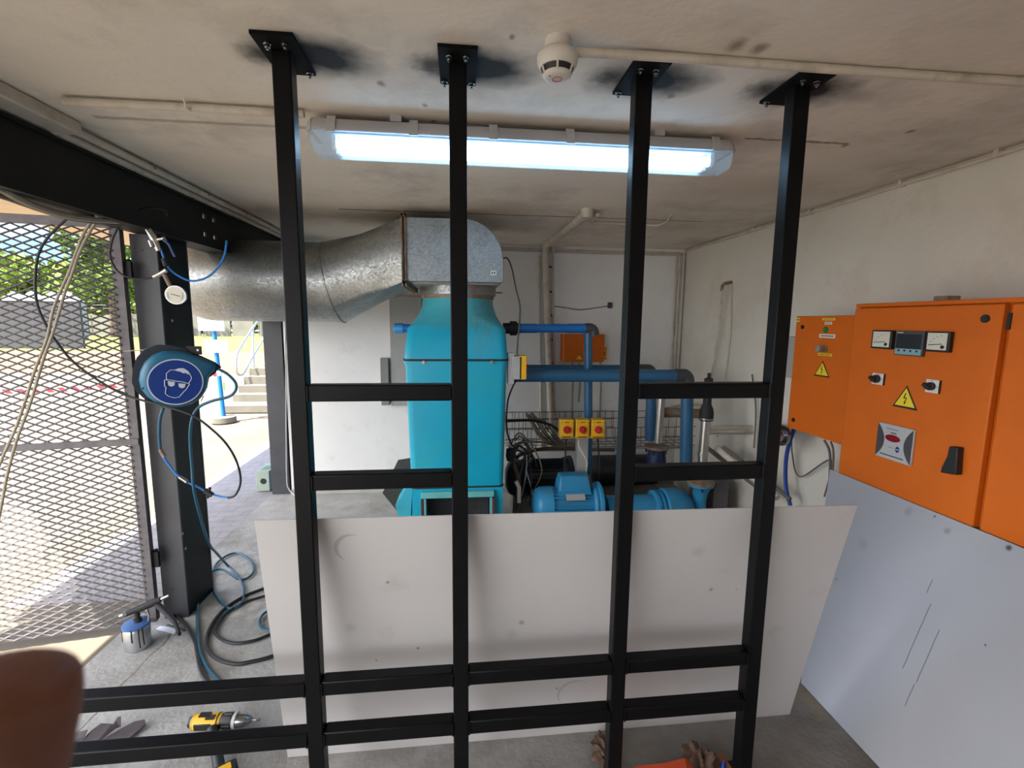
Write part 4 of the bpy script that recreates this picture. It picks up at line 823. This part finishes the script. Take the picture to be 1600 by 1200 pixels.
part('mesh_panel', emesh(gp(.035, .045)+GN*.006, GD, ZU, int((GW-.05)/pu), int(2.18/(pv/2)), pu, pv, .0072, .005), m_mesh, gt, smooth=False)
for z in (.35, 1.95): part('hinge', MB().tube([G0+V((.01, .03, z)), G0+V((.01, .03, z+.1))], .012, 10).box(G0+V((-.04, .012, z)), G0+V((.03, .03, z+.09))), m_beam, gt)

# ------------------------------------------------------------------ hose reel (its face is turned towards the room)
RC = U(275, 593, 2.56); RN = V((.52, -.854, .0)).normalized()
rl = thing('hose_reel', 'round blue hose reel with safety glasses sign on the column', 'hose reel', RC)
def rp(px, py, off=0):   # point on the reel's face plane moved forward by off
    P0 = RC+RN*off; d = (px-800)/FOC*_r-(py-600)/FOC*_u+_f; return CAM+d*((P0-CAM).dot(RN)/d.dot(RN))
def scl(P, k, off=0): c = sum(P, V((0, 0, 0)))/len(P); return [c+(p-c)*k+RN*off for p in P]
outl = [rp(*p, -.07) for p in ((206, 598), (207, 580), (213, 560), (226, 546), (246, 539), (268, 540), (290, 546), (316, 557), (338, 567), (342, 573), (337, 583), (327, 590), (324, 606), (314, 622), (296, 633), (272, 637), (246, 632), (224, 622), (212, 611))]
part('back_plate', MB().loft([outl, [p-RN*.06 for p in outl]]), m_reeldk, rl)
cov = [rp(*p, -.04) for p in ((217, 594), (219, 580), (226, 566), (238, 555), (254, 549), (272, 548), (290, 550), (312, 558), (337, 568), (338, 572), (334, 580), (326, 588), (325, 598), (322, 610), (314, 622), (300, 631), (284, 636), (266, 636), (246, 631), (230, 620), (220, 607))]
part('drum_cover', MB().loft([[p-RN*.03 for p in cov], cov, scl(cov, .97, .018), scl(cov, .90, .03), scl(cov, .80, .036)]), m_reel, rl, sharp=60)
e1 = V((RN.y, -RN.x, 0))*-1; RS = .118; sg_c = rp(275, 597, .0)
part('sign_disc', MB().lathe(sg_c-RN*.006, RN, [(0, RS), (.004, RS), (.004, 0)], 56), m_signw, rl)
part('sign_field', MB().lathe(sg_c-RN*.002, RN, [(0, RS*.95), (.0012, RS*.95), (.0012, 0)], 56), m_sign, rl)
def sp_(x, y): return rp(180+x/6, 500+y/6, .0005)
face = MB()
for pl_ in ([(490, 560), (480, 550), (480, 500), (515, 470), (560, 468), (600, 455), (640, 455), (680, 478), (700, 505), (718, 545), (705, 570), (690, 590)], [(462, 565), (465, 625), (478, 630), (470, 690), (500, 715), (560, 730), (600, 722), (650, 665), (660, 660), (698, 602)],
            [(462, 562), (520, 562), (580, 575), (640, 582), (698, 600)]):
    face.tube([sp_(*q_) for q_ in pl_], .0020, 5)
part('sign_head_outline', face, m_signw, rl)
part('sign_hair', MB().prism([sp_(*q_) for q_ in ((560, 475), (600, 452), (640, 458), (680, 480), (695, 515), (660, 495), (640, 500), (610, 485))], RN*.001), m_signw, rl)
for lens in ([(490, 572), (560, 580), (555, 612), (530, 625), (500, 615)], [(592, 595), (660, 598), (650, 632), (625, 640), (598, 628)]):
    part('sign_lens', MB().prism([sp_(*q_) for q_ in lens], RN*.001), m_signw, rl)
for q_ in ((350, 397), (258, 640), (662, 340)): part('cover_screw', MB().lathe(rp(180+q_[0]/6, 500+q_[1]/6, -.02), RN, [(0, .005), (.006, .004)], 8), m_ink, rl)
part('mounting_bracket', MB().box(U(290, 541, 2.66), U(316, 554, 2.67)), m_beam, rl); part('bracket_hole', MB().lathe(U(309, 547, 2.659), (0, -1, 0), [(0, .006), (.002, .006)], 10), m_stickw, rl)
part('hose_outlet', MB().tube([rp(333, 569, -.04), rp(343, 576, -.04)], .014, 10).tube([rp(*p, -.04) for p in ((318, 619), (314, 627), (310, 622), (314, 617), (318, 620))], .0025, 6), m_gasket, rl)
part('mount_arm', MB().box(RC-RN*.10+V((-.04, -.02, -.05)), V((-1.65, 2.77, RC.z+.05))), m_beam, rl)

# ------------------------------------------------------------------ hoses and cables on the left
def px_list(L_, y): return [U(a, c_, y) for a, c_ in L_]
cable('air_hose', px_list([(342, 577), (356, 585), (368, 598), (368, 610), (357, 620), (330, 627), (310, 637), (300, 655), (297, 685), (300, 730), (303, 765)], 2.6)+[U(312, 804, 2.7), U(326, 848, 2.9), U(340, 866, 3.15)]+
      [fl(a, c_) for a, c_ in ((356, 884), (372, 900), (381, 921), (377, 943), (359, 951), (341, 936), (332, 914), (334, 888), (348, 872), (370, 864), (391, 876), (396, 892), (385, 904), (370, 903))]+[fl(348, 890, .03), fl(330, 894, .03)]+
      [fl(a, c_) for a, c_ in ((315, 914), (310, 936), (308, 958), (310, 1000), (313, 1020), (323, 1042), (337, 1059), (365, 1085))], .0075, m_bluehose, 'teal hose from the reel looping on the floor beside the column', 'hose', k=8)
solo('hose_coupling', MB().lathe(fl(309, 938, 0), (.2, .3, .9), [(0, .014), (.03, .018), (.045, .014)], 12), m_gasket, 'dark ball stopper on the teal hose at the column base', 'hose stopper')
t1 = cable('air_hose', px_list([(255, 638), (250, 655), (249, 685), (252, 709)], 2.62), .008, m_bluehose, 'short teal hose hanging straight under the reel', 'hose')
cable('air_tube', px_list([(252, 709), (262, 724), (275, 740), (288, 751), (309, 761), (326, 770), (345, 776), (358, 777)], 2.62), .0055, m_bluetube, 'bright blue air tube joining the couplings below the reel', 'hose')
solo('hose_coupling', MB().tube(px_list([(320, 766), (332, 774)], 2.62), .014, 10).tube(px_list([(328, 762), (324, 778)], 2.62), .008, 8), m_gasket, 'dark quick coupling at the lower end of the blue air tube', 'coupling')
solo('hose_coupling', MB().tube(px_list([(280, 745), (292, 753)], 2.61), .010, 10), m_chrome, 'metal quick coupling midway on the blue air tube', 'coupling')
solo('hose_coupling', MB().tube(px_list([(250, 702), (257, 714)], 2.61), .009, 10), m_rust, 'brass joint between the teal hose and blue air tube', 'coupling')
cable('black_hose', px_list([(189, 335), (168, 326), (145, 322), (120, 331), (99, 347), (75, 371), (60, 398), (55, 437), (58, 475), (72, 508), (87, 532), (111, 562), (141, 586), (180, 610), (210, 622), (255, 634), (300, 649), (330, 670), (354, 694), (370, 722), (376, 752), (368, 773), (356, 778)], 2.53), .0058, m_blk, 'long black hose looping from the beam across the mesh gate', 'hose')
cable('black_hose', px_list([(261, 337), (256, 328), (228, 325), (204, 335), (192, 344), (177, 371), (172, 398), (180, 419), (195, 431), (216, 436), (238, 434)], 2.58), .0048, m_blk, 'small round loop of black hose over the column top', 'hose')
cable('air_tube', px_list([(354, 376), (351, 398), (342, 416), (324, 433), (300, 439), (279, 431), (264, 419), (257, 405), (251, 388)], 2.64), .0052, m_bluetube, 'blue air tube looping in front of the duct end', 'hose')
pg = thing('pressure_gauge', 'round white pressure gauge hanging in front of the column', 'gauge', U(274, 461, 2.62))
gc = U(274, 461, 2.62); gn_ = V((.15, -1, -.1)).normalized()
part('case', MB().lathe(gc-gn_*-.0, -gn_, [(0, .047), (.02, .047), (.024, .04), (.024, 0)], 28), m_alu, pg)
part('dial', MB().lathe(gc, gn_, [(0, .044), (.0012, .044), (.0012, 0)], 28), m_dial, pg)
part('needle', MB().obox(gc+gn_*.003, (.022, .004, -.006), (.0008, 0, .0012), gn_*.0008), m_ink, pg)
part('dial_marks', MB().tube([gc+gn_*.002+V((.033*cos(a), .005*cos(a), .033*sin(a))) for a in [radians(-40+26*k) for k in range(11)]], .0009, 4), m_darkgrey, pg)
part('stem', MB().tube(px_list([(267, 449), (259, 434), (255, 426)], 2.63), .010, 10), m_rust, pg)
part('tee_fitting', MB().tube(px_list([(240, 433), (250, 428), (260, 422)], 2.63), .011, 10), m_ss, pg)
av = thing('ball_valve', 'silver air ball valve with blue lever above the gauge', 'valve', U(243, 372, 2.62))
part('body', MB().tube(px_list([(231, 358), (240, 372), (248, 392)], 2.63), [.013, .017, .012], 12), m_ss, av)
part('branch', MB().tube(px_list([(234, 376), (238, 386)], 2.61), .009, 10).tube(px_list([(246, 374), (256, 372), (258, 377)], 2.62), .009, 10), m_ss, av)
part('lever', MB().tube(px_list([(255, 374), (264, 382), (273, 401)], 2.60), .0055, 8), mat('blue lever sleeve', (.03, .06, .20), .45), av)
part('hose_clamp', MB().tube(px_list([(256, 404), (260, 416)], 2.63), .013, 10), m_gasket, av)
# beige cables
cable('beige_cable', px_list([(143, 345), (131, 365), (120, 392), (112, 415), (105, 432), (84, 481), (73, 530), (54, 580), (39, 628), (24, 670), (9, 703), (-6, 740), (-20, 790)], 2.50), .0062, m_beige, 'beige cable hanging across the gate, left strand', 'cable')
cable('beige_cable', px_list([(150, 346), (136, 370), (124, 395), (112, 430), (102, 455), (90, 496), (80, 528), (69, 558), (57, 598), (45, 637), (27, 685), (12, 739), (4, 780), (-10, 850)], 2.47), .0062, m_beige, 'beige cable hanging across the gate, right strand', 'cable')
def xl(L_, x): return [on(a, c_, 'x', x) for a, c_ in L_]
cable('cable_bundle', xl([(-30, 285), (0, 295), (30, 311), (60, 324), (100, 336), (150, 343), (200, 347), (250, 360), (285, 370), (330, 377)], -1.60), .014, m_beige, 'thick grimy cable bundle slung under the black beam')
cable('cable_bundle', xl([(-30, 300), (0, 306), (35, 318), (70, 330), (110, 341), (160, 348), (200, 352), (240, 357), (285, 374)], -1.63), .010, m_edge, 'dark cable slung just below the thick cable bundle')
cable('cable_bundle', xl([(150, 338), (185, 336), (215, 342), (240, 356), (262, 364), (300, 372)], -1.57), .006, m_beige, 'thin beige cable curving over the top of the column')
wt = cable('tie_wire', [U(192, 549, 2.66), U(220, 547, 2.66), U(236, 547, 2.62)], .003, m_beige, 'short tie wire from the gate to the hose reel', 'wire', n=5)

# black floor hoses
def fll(L_, z=.011): return [fl(a, c_, z) for a, c_ in L_]
cable('black_hose', fll([(445, 905), (411, 920), (381, 932), (348, 954), (327, 984), (323, 1010), (337, 1028), (367, 1037), (396, 1033), (423, 1026), (470, 1010)]), .0095, m_blk, 'outer loop of black hose on the floor beside the board', 'hose')
cable('black_hose', fll([(440, 924), (411, 932), (381, 942), (352, 960), (336, 984), (345, 998), (367, 1005), (396, 1001), (418, 993), (460, 975)], .012), .0085, m_blk, 'inner loop of black hose on the floor beside the board', 'hose')
cable('black_hose', fll([(440, 950), (416, 956), (406, 968), (408, 980), (420, 985), (445, 985)], .014), .007, m_bluehose, 'smallest teal hose loop on the floor by the board edge', 'hose')
# spray gun on pot
pc_ = fl(219, 1004, 0); pc_ = V((-1.73, 2.53, 0)); R_ = .062
sg = thing('spray_gun', 'silver paint spray gun with pot and blue lid on the floor', 'spray gun', pc_)
part('pot', MB().lathe(pc_, (0, 0, 1), [(0, .055), (.004, .060), (.105, .060), (.118, .056), (.124, .052)], 28), m_alu, sg)
part('lid', MB().lathe(pc_+V((0, 0, .122)), (0, 0, 1), [(0, .055), (0, .063), (.012, .063), (.02, .04), (.022, 0)], 28), m_lid, sg)
dp = MB()
for a, l0 in ((2.6, .01), (3.6, .05), (5.4, .02), (5.7, .03), (4.9, .06)): dp.tube([pc_+V((.0612*cos(a), .0612*sin(a), .13)), pc_+V((.0612*cos(a), .0612*sin(a), .07)), pc_+V((.0612*cos(a+.03), .0612*sin(a+.03), l0))], .0032, 6)
part('paint_drip', dp, m_ink, sg)
nk_ = pc_+V((.01, 0, .14)); gb = pc_+V((.02, 0, .215))
part('siphon_neck', MB().tube([nk_, nk_+V((0, 0, .055))], .012, 10).tube([nk_, nk_+V((0, 0, .02))], .018, 10), m_gasket, sg)
part('gun_body', MB().tube([gb+V((-.05, -.02, -.012)), gb, gb+V((.06, .01, .022)), gb+V((.10, .02, .035))], [.014, .019, .021, .014], 10), m_gasket, sg)
part('nozzle', MB().lathe(gb+V((-.045, -.018, -.012)), (-1, -.35, -.25), [(0, .015), (.015, .017), (.02, .010), (.035, .008), (.035, 0)], 14), m_chrome, sg)
part('handle', MB().tube([gb+V((.075, .015, .02)), gb+V((.12, .02, -.04)), gb+V((.16, .02, -.10))], [.016, .014, .013], 10), m_darkgrey, sg)
part('trigger', MB().tube([gb+V((.04, 0, .0)), gb+V((.055, -.01, -.035)), gb+V((.05, -.012, -.065))], .005, 8), m_chrome, sg)
part('control_knob', MB().tube([gb+V((.10, .02, .035)), gb+V((.135, .03, .048))], .008, 10), m_chrome, sg)
he = gb+V((.16, .02, -.10))
cable('black_hose', [he, he+V((.03, -.02, -.06)), fl(270, 960), fl(290, 976), fl(304, 1002), fl(308, 1020), fl(312, 1042), fl(321, 1062), fl(350, 1090)], .0095, m_blk, 'black hose running from the spray gun handle along the floor', 'hose')
solo('paper_label', MB().add([fl(243, 983, .004), fl(272, 991, .004), fl(279, 981, .006), fl(250, 978, .004), fl(243, 983, .001), fl(272, 991, .001), fl(279, 981, .001), fl(250, 978, .001)], [(0, 1, 2, 3), (4, 7, 6, 5), (0, 4, 5, 1), (1, 5, 6, 2), (2, 6, 7, 3), (3, 7, 4, 0)]), m_paperw, 'small bluish white card on the floor by the spray gun', 'card')
solo('pen', MB().tube([fl(262, 977, .008), fl(288, 985, .008)], .006, 8), m_reeldk, 'dark pen shaped tool lying across the white card', 'tool')
# drill
dd = thing('cordless_drill', 'yellow and black cordless drill lying on the floor behind the rails', 'drill', fl(345, 1150, 0))
zq = .05
dz = lambda px, py: fl(px, py, zq)
A, B = dz(309, 1128), dz(404, 1124); ax_ = (B-A).normalized(); Ln = (B-A).length; sd_ = V((-ax_.y, ax_.x, 0))
prf = lambda a, c_: A+ax_*Ln*a
part('motor_housing', MB().tube([prf(-.10, 0), prf(-.06, 0), prf(.05, 0), prf(.36, 0), prf(.40, 0)], [.018, .030, .033, .032, .03], 16), m_drill_y, dd)
part('rear_grip', MB().tube([prf(-.13, 0), prf(-.04, 0)], [.02, .031], 16), m_drill_k, dd)
part('vent_patch', MB().obox(prf(.13, 0)+V((0, 0, .031))-sd_*.0, ax_*.022, sd_*.012, V((0, 0, .004))), m_drill_k, dd)
part('motor_badge', MB().obox(prf(.24, 0)+V((0, 0, .030))+sd_*-.012, ax_*.018, V((-sd_.x*.008, -sd_.y*.008, -.003)), V((0, 0, .003))), m_drill_k, dd)
part('side_panel', MB().obox(prf(.14, 0)-sd_*.029, ax_*.035, sd_*.004, V((0, 0, .014))), m_drill_k, dd, bevel=.002)
part('seam_band', MB().tube([prf(.345, 0), prf(.365, 0)], .0335, 18), m_drill_k, dd)
part('gear_case', MB().tube([prf(.38, 0), prf(.42, 0), prf(.60, 0)], [.027, .031, .030], 16), m_drill_k, dd)
rb = MB()
for k in range(12):
    a = 2*pi*k/12; e = sd_*cos(a)+V((0, 0, sin(a))); rb.tube([prf(.44, 0)+e*.030, prf(.57, 0)+e*.030], .0032, 5)
part('torque_ring', rb, m_darkgrey, dd)
part('collar', MB().tube([prf(.60, 0), prf(.65, 0)], .0325, 18), m_greypan, dd)
part('chuck', MB().tube([prf(.65, 0), prf(.78, 0), prf(.86, 0), prf(.90, 0)], [.028, .026, .016, .008], 16), m_chrome, dd)
part('drill_bit', MB().tube([prf(.89, 0), prf(1.0, 0)], .0045, 8).tube([prf(.97, 0), prf(1.03, 0)], .006, 6), m_chrome, dd)
hb = fl(333, 1146, .045); hdir = (fl(345, 1212, .045)-hb).normalized()
part('handle', MB().tube([hb-hdir*.02, hb+hdir*.05, hb+hdir*((fl(345, 1212, .045)-hb).length)], [.024, .020, .021], 12), m_drill_k, dd)
bt_ = hb+hdir*((fl(345, 1212, .045)-hb).length+.012); pr_ = V((-hdir.y, hdir.x, 0))
part('battery', MB().obox(bt_, hdir*.028, pr_*.055, V((0, 0, .035))), m_drill_k, dd, bevel=.008)
part('battery_stripe', MB().obox(bt_+V((0, 0, .034))+hdir*.0, hdir*.016, pr_*.035, V((0, 0, .003))), m_drill_y, dd, bevel=.002)
# torn membrane scraps
def scrap(P, h, label, twist=0):
    mb = MB(); top = [fl(a, c_, z_) for a, c_, z_ in P]; mb.prism(top, (0, 0, -.004)); return solo('membrane_scrap', mb, m_rag, label, 'scrap', 'torn membrane scraps on the floor')
scrap([(100, 1149, .02), (137, 1140, .045), (130, 1152, .03), (97, 1166, .012)], 0, 'torn grey scrap nearest the hand, curled edge')
scrap([(142, 1142, .03), (158, 1130, .06), (175, 1131, .05), (186, 1133, .03), (150, 1160, .01), (120, 1165, .01)], 0, 'torn grey scrap in the middle with a raised fold')
scrap([(186, 1140, .02), (210, 1127, .025), (226, 1124, .03), (228, 1131, .02), (200, 1155, .01), (155, 1172, .008), (140, 1168, .008)], 0, 'long torn grey strip pointing towards the drill')
scrap([(178, 1130, .03), (184, 1120, .07), (189, 1119, .075), (189, 1134, .03), (181, 1137, .02)], 0, 'small torn flap standing upright between the scraps')
# orange tarp, sack and rope at the bottom right
def crumple(c, rx, ry_, rz, n, amp, seed):
    rnd = random.Random(seed); bm = bmesh.new(); bmesh.ops.create_icosphere(bm, subdivisions=n, radius=1); ph = [V((rnd.uniform(-9, 9), rnd.uniform(-9, 9), rnd.uniform(-9, 9))) for _ in range(6)]
    mb = MB(); vs = []
    for v in bm.verts:
        k = 1+sum(sin(v.co.dot(p_)) for p_ in ph)*amp/3; vs.append(V((v.co.x*rx*k, v.co.y*ry_*k, max(v.co.z*rz*k, -rz*.9)))+V(c))
    mb.add(vs, [tuple(v.index for v in f.verts) for f in bm.faces]); bm.free(); return mb
solo('orange_tarp', MB().loft([[fl(960, 1207, .005), fl(1000, 1196, .03), fl(1040, 1192, .05), fl(1070, 1184, .07), fl(1085, 1192, .05)], [fl(955, 1275, .005), fl(1005, 1260, .06), fl(1045, 1250, .08), fl(1080, 1245, .10), fl(1100, 1250, .05)], [fl(955, 1280, .001), fl(1005, 1270, .001), fl(1045, 1260, .001), fl(1080, 1255, .001), fl(1105, 1260, .001)]], cap=False, closed=False), m_ortarp, 'bright orange folded sheet at the foot of the frame', 'tarp')
solo('cardboard_offcut', MB().box(fl(1112, 1180, .03), fl(1160, 1240, .0)), mat('orange brown card', (.36, .12, .03), .7), 'orange brown board piece at the base of the right post', 'board piece')
solo('soil_clod', crumple(fl(1095, 1192, .03), .05, .06, .045, 4, .5, 3), m_dkhose, 'lumpy brown clod lying on the orange sheet', 'debris')
solo('soil_clod', crumple(fl(942, 1172, .02), .035, .06, .03, 4, .5, 5), m_dkhose, 'small brown lump beside the third black post', 'debris')
solo('blue_wedge', MB().lathe(fl(1130, 1198, .03), (0, 0, 1), [(0, .014), (.03, .002)], 10), m_sign, 'tiny blue plastic cone on the orange brown piece', 'cap')
# green vent block by column 2
gb_ = thing('vent_block', 'pale green block with round hole beside the back column', 'block', fl(411, 768, 0))
a0 = on(401, 768, 'z', 0); z1 = on(403, 737, 'y', a0.y).z
part('body', MB().box((a0.x, a0.y, 0), (a0.x+.13, a0.y+.28, z1)), m_green2, gb_, bevel=.004)
q = U(411.5, 752, a0.y-.001); part('hole', MB().lathe(q, (0, -1, 0), [(0, .03), (.002, .03)], 16), m_ink, gb_)
part('slot', MB().box((a0.x+.03, a0.y+.06, z1), (a0.x+.11, a0.y+.2, z1+.001)), mat('green slot', (.12, .25, .15), .6), gb_)
cable('wall_cable', [U(446, 500, 4.77), U(447, 640, 4.77), U(448, 745, 4.77), U(452, 765, 4.76), U(462, 775, 4.7)], .006, m_greypan, 'thin grey cable down the back wall edge by the column')

# ------------------------------------------------------------------ yard
sb = fl(350, 659, 0); ss = thing('sign_post', 'bright blue leaning post with white notices in a round base', 'sign post', sb)
part('base', MB().lathe(sb, (0, 0, 1), [(0, .19), (.09, .19), (.10, .17), (.10, 0)], 28), m_conc, ss)
ptp = U(331, 487, sb.y); pbt = sb+V((0, 0, .09))
part('post', MB().tube([pbt, ptp], .034, 14), m_postblue, ss)
part('notice_board', MB().box(U(308, 488, sb.y-.05), U(351, 517, sb.y-.04)), m_paperw, ss)
part('paper_notice', MB().box(U(319, 531, sb.y-.05), U(356, 551, sb.y-.045)), m_paperw, ss)
nl = MB()
for k in range(6): nl.box(U(322+k % 2, 533+k*3, sb.y-.052), U(352-2*(k % 3), 533.8+k*3, sb.y-.051))
part('notice_lines', nl, m_greypan, ss)
part('green_tag', MB().box(U(348, 597, sb.y-.04), U(352, 610, sb.y-.03)), mat('green tag', (.10, .35, .05), .5), ss)
part('red_wrap', MB().tube([U(342, 579, sb.y), U(344, 587, sb.y)], .038, 12), m_paperw, ss)
tz_ = []
for k in range(0, 41):
    t_ = k/40; q = U(343, 584, sb.y)*(1-t_)+V((-10.5, 7.6, .93))*t_; q = q+V((0, 0, -.28*4*t_*(1-t_))); tz_.append(q)
tpm = MB().loft([[q+V((0, 0, .035)), q+V((0, .003, .035)), q+V((0, .003, -.035)), q+V((0, 0, -.035))] for q in tz_]); solo('barrier_tape', tpm, m_tape, 'red and white striped barrier tape stretched across the yard', 'tape')
# stairs
stp = thing('concrete_steps', 'pale concrete steps rising behind the back column', 'steps', (-3.4, 10, 0))
ysx = [9.2, 9.67, 9.93, 10.2, 10.48, 10.76]; zsx = [.13, .27, .41, .56, .71]
for k in range(5): part('step', MB().box((-4.45, ysx[k], zsx[k-1] if k else 0), (-2.3, 12, zsx[k])), m_conc, stp)
hr = thing('handrail', 'galvanised tube handrail beside the concrete steps', 'handrail', (-4.45, 10, 0))
Xh = -4.5
part('rail', MB().tube([on(p_[0], p_[1], 'x', Xh) for p_ in ((412, 488), (396, 511), (382, 532), (371, 551), (369, 560), (369, 577), (371, 584), (376, 586), (381, 582), (395, 557), (410, 533), (425, 508))], .024, 10, smooth=3), m_alu, hr)
part('post', MB().tube([on(395, 513, 'x', Xh), on(397, 601, 'x', Xh)], .024, 10), m_alu, hr)
# fence / walls far away
fw = thing('precast_fence', 'low grey precast wall with wire top at the far side of the yard', 'wall', (-16, 50, 0))
for k in range(16):
    x0 = -46+k*2.6; part('panel', MB().box((x0, 50, 0), (x0+2.0+(k % 3)*.2, 50.15, 2.0+(k % 4)*.12)), m_fence, fw)
part('wire', MB().tube([(-46, 50, 2.9), (-4, 50, 2.9)], .03, 5).tube([(-46, 50, 2.6), (-4, 50, 2.6)], .03, 5), m_gate, fw)
for k in range(9): part('fence_post', MB().tube([(-46+k*5.2, 49.8, 0), (-46+k*5.2, 49.8, 3)], .05, 6), m_gate, fw)
wc = fl(131, 545, 0)
sh_ = thing('dark_hoarding', 'long charcoal sheeted hoarding across the yard', 'hoarding', (wc.x-8, wc.y, 0))
part('sheeting', MB().box((wc.x-16, wc.y, 0), (wc.x, wc.y+.15, 2.62)), m_shade, sh_)
part('cap_rail', MB().box((wc.x-16, wc.y-.03, 2.60), (wc.x+.05, wc.y+.05, 2.70)), m_greypan, sh_)
for i, px in enumerate((10, 37, 70, 92)):
    c = U(px, 475, 38); t_ = ('leftmost', 'second', 'third', 'rightmost')[i]
    solo('marquee_tent', MB().add([(c.x-.6, 38, 0), (c.x+.6, 38, 0), (c.x+.6, 39.6, 0), (c.x-.6, 39.6, 0), (c.x-.6, 38, 2.9), (c.x+.6, 38, 2.9), (c.x+.6, 39.6, 2.9), (c.x-.6, 39.6, 2.9), (c.x, 38.8, 3.65)],
         [(0, 3, 2, 1), (0, 1, 5, 4), (1, 2, 6, 5), (2, 3, 7, 6), (3, 0, 4, 7), (4, 5, 8), (5, 6, 8), (6, 7, 8), (7, 4, 8)]), m_tent, t_+' white tent peak above the dark hoarding', 'tent', 'white tents behind the hoarding', smooth=False)
def tree(px, y, ztop, rad, m, label, seed, z0=1.5, n=2600, ls=.34):
    rnd = random.Random(seed); c = U(px, 500, y); t = thing('tree', label, 'tree', (c.x, y, 0), 'trees beyond the yard')
    part('trunk', MB().tube([(c.x, y, 0), (c.x+.1, y, ztop*.35), (c.x-.1, y, ztop*.7)], [rad*.09, rad*.07, rad*.03], 8), m_bark, t)
    blobs = [(V((c.x+rnd.uniform(-.75, .75)*rad, y+rnd.uniform(-.6, .6)*rad, z0+(ztop-z0)*(.15+.75*rnd.random()))), rad*rnd.uniform(.28, .5)) for _ in range(13)]
    mb = MB(); vs = []; fs = []
    for i in range(n):
        bc, br = blobs[i % len(blobs)]; d = V((rnd.gauss(0, 1), rnd.gauss(0, 1), rnd.gauss(0, 1))).normalized(); p = bc+d*br*rnd.uniform(.75, 1.05); p.z = min(max(p.z, .6), ztop)
        a = V((rnd.gauss(0, 1), rnd.gauss(0, 1), rnd.gauss(0, 1))).normalized(); b_ = a.cross(d+V((.01, .3, .2))).normalized(); s_ = ls*rnd.uniform(.6, 1.3); k = len(vs)
        vs += [p-a*s_, p+b_*s_*.6, p+a*s_, p-b_*s_*.6]; fs.append((k, k+1, k+2, k+3))
    for bc, br in blobs:
        pass
    mb.add(vs, fs); part('foliage', mb, m, t, smooth=False)
TR = [(-15, 62, 8.8, 6, m_leaf, 'broad light green tree at the far left above the tents'), (32, 64, 8.7, 5, m_leaf, 'rounded light green tree left of the beige cables'), (90, 66, 7, 4.5, m_leaf2, 'low dark green tree behind the beige cables'),
      (132, 60, 7.6, 4, m_leaf, 'light green tree just right of the hoarding end'), (178, 46, 12, 4.0, m_leaf2, 'tall open tree rising behind the gate stile'), (205, 58, 10, 6, m_leaf2, 'dense green tree seen between gate and column'), (310, 62, 5, 5, m_leaf, 'low pale green tree under the duct end')
      , (390, 64, 5, 6, m_leaf, 'low bright shrub tree behind the handrail')]
for i, a in enumerate(TR): tree(a[0], a[1], a[2], a[3], a[4], a[5], 10+i, n=3600 if i != 4 else 4200, ls=.40 if i != 4 else .24)

# ------------------------------------------------------------------ hand of the photographer, seen at the lower left
def cp(px, py, d): return CAM+d*((px-800)/FOC*_r-(py-600)/FOC*_u+_f)
hand = thing('person', 'brown fingertip of the person holding the camera at lower left', 'person', cp(-200, 1800, .10))
def skinobj(name, chains, m, parent):
    vs = []; es = []; rs = []
    for ch, link in chains:
        base = len(vs)
        for i, (p, r_) in enumerate(ch):
            vs.append(p); rs.append(r_)
            if i: es.append((base+i-1, base+i))
        if link is not None: es.append((link, base))
    off = wloc(parent); me = bpy.data.meshes.new(name); me.from_pydata([tuple(p-off) for p in vs], es, []); o = bpy.data.objects.new(name, me); COL.objects.link(o); o.parent = parent
    me.materials.append(m); 
    sk = o.modifiers.new('skin', 'SKIN')
    for i, r_ in enumerate(rs): me.skin_vertices[0].data[i].radius = (r_, r_) if not isinstance(r_, tuple) else r_; me.skin_vertices[0].data[i].use_root = (i == 0)
    sk.use_smooth_shade = True; sk.branch_smoothing = .6; ss_ = o.modifiers.new('sub', 'SUBSURF'); ss_.levels = 2; ss_.render_levels = 3
    return o
q0 = cp(-190, 1560, .085)
def ofs(p, r_, u_, f_): return p+_r*r_+_u*u_+_f*f_
W = ofs(q0, -.02, -.105, -.01)
palm = [(ofs(W, -.02, -.13, -.02), .030), (ofs(W, -.01, -.05, -.01), .026), (W, .023), (ofs(W, .0, .045, .005), (.034, .018))]
k1 = ofs(W, .014, .078, .006)
idx = [(k1, .0125), (cp(-70, 1420, .066), .0100), (cp(-22, 1200, .061), .0092), (cp(2, 1090, .060), .0090), (cp(6, 1042, .060), .0076)]
mid_ = [(ofs(W, -.004, .082, .008), .0115), (ofs(W, -.03, .10, .02), .0090), (ofs(W, -.045, .085, .035), .0085), (ofs(W, -.045, .065, .04), .0075)]
rin = [(ofs(W, -.02, .078, .008), .0105), (ofs(W, -.045, .09, .02), .0085), (ofs(W, -.058, .075, .035), .0080), (ofs(W, -.056, .057, .04), .0070)]
lit = [(ofs(W, -.034, .068, .008), .0095), (ofs(W, -.056, .076, .018), .0075), (ofs(W, -.066, .064, .03), .0068), (ofs(W, -.064, .05, .035), .0060)]
thb = [(ofs(W, .03, .02, .015), .013), (ofs(W, .045, .045, .03), .0105), (ofs(W, .045, .07, .04), .0095), (ofs(W, .04, .085, .043), .0080)]
skinobj('hand', [(palm, None), (idx, 3), (mid_, 3), (rin, 3), (lit, 3), (thb, 2)], m_skin, hand)
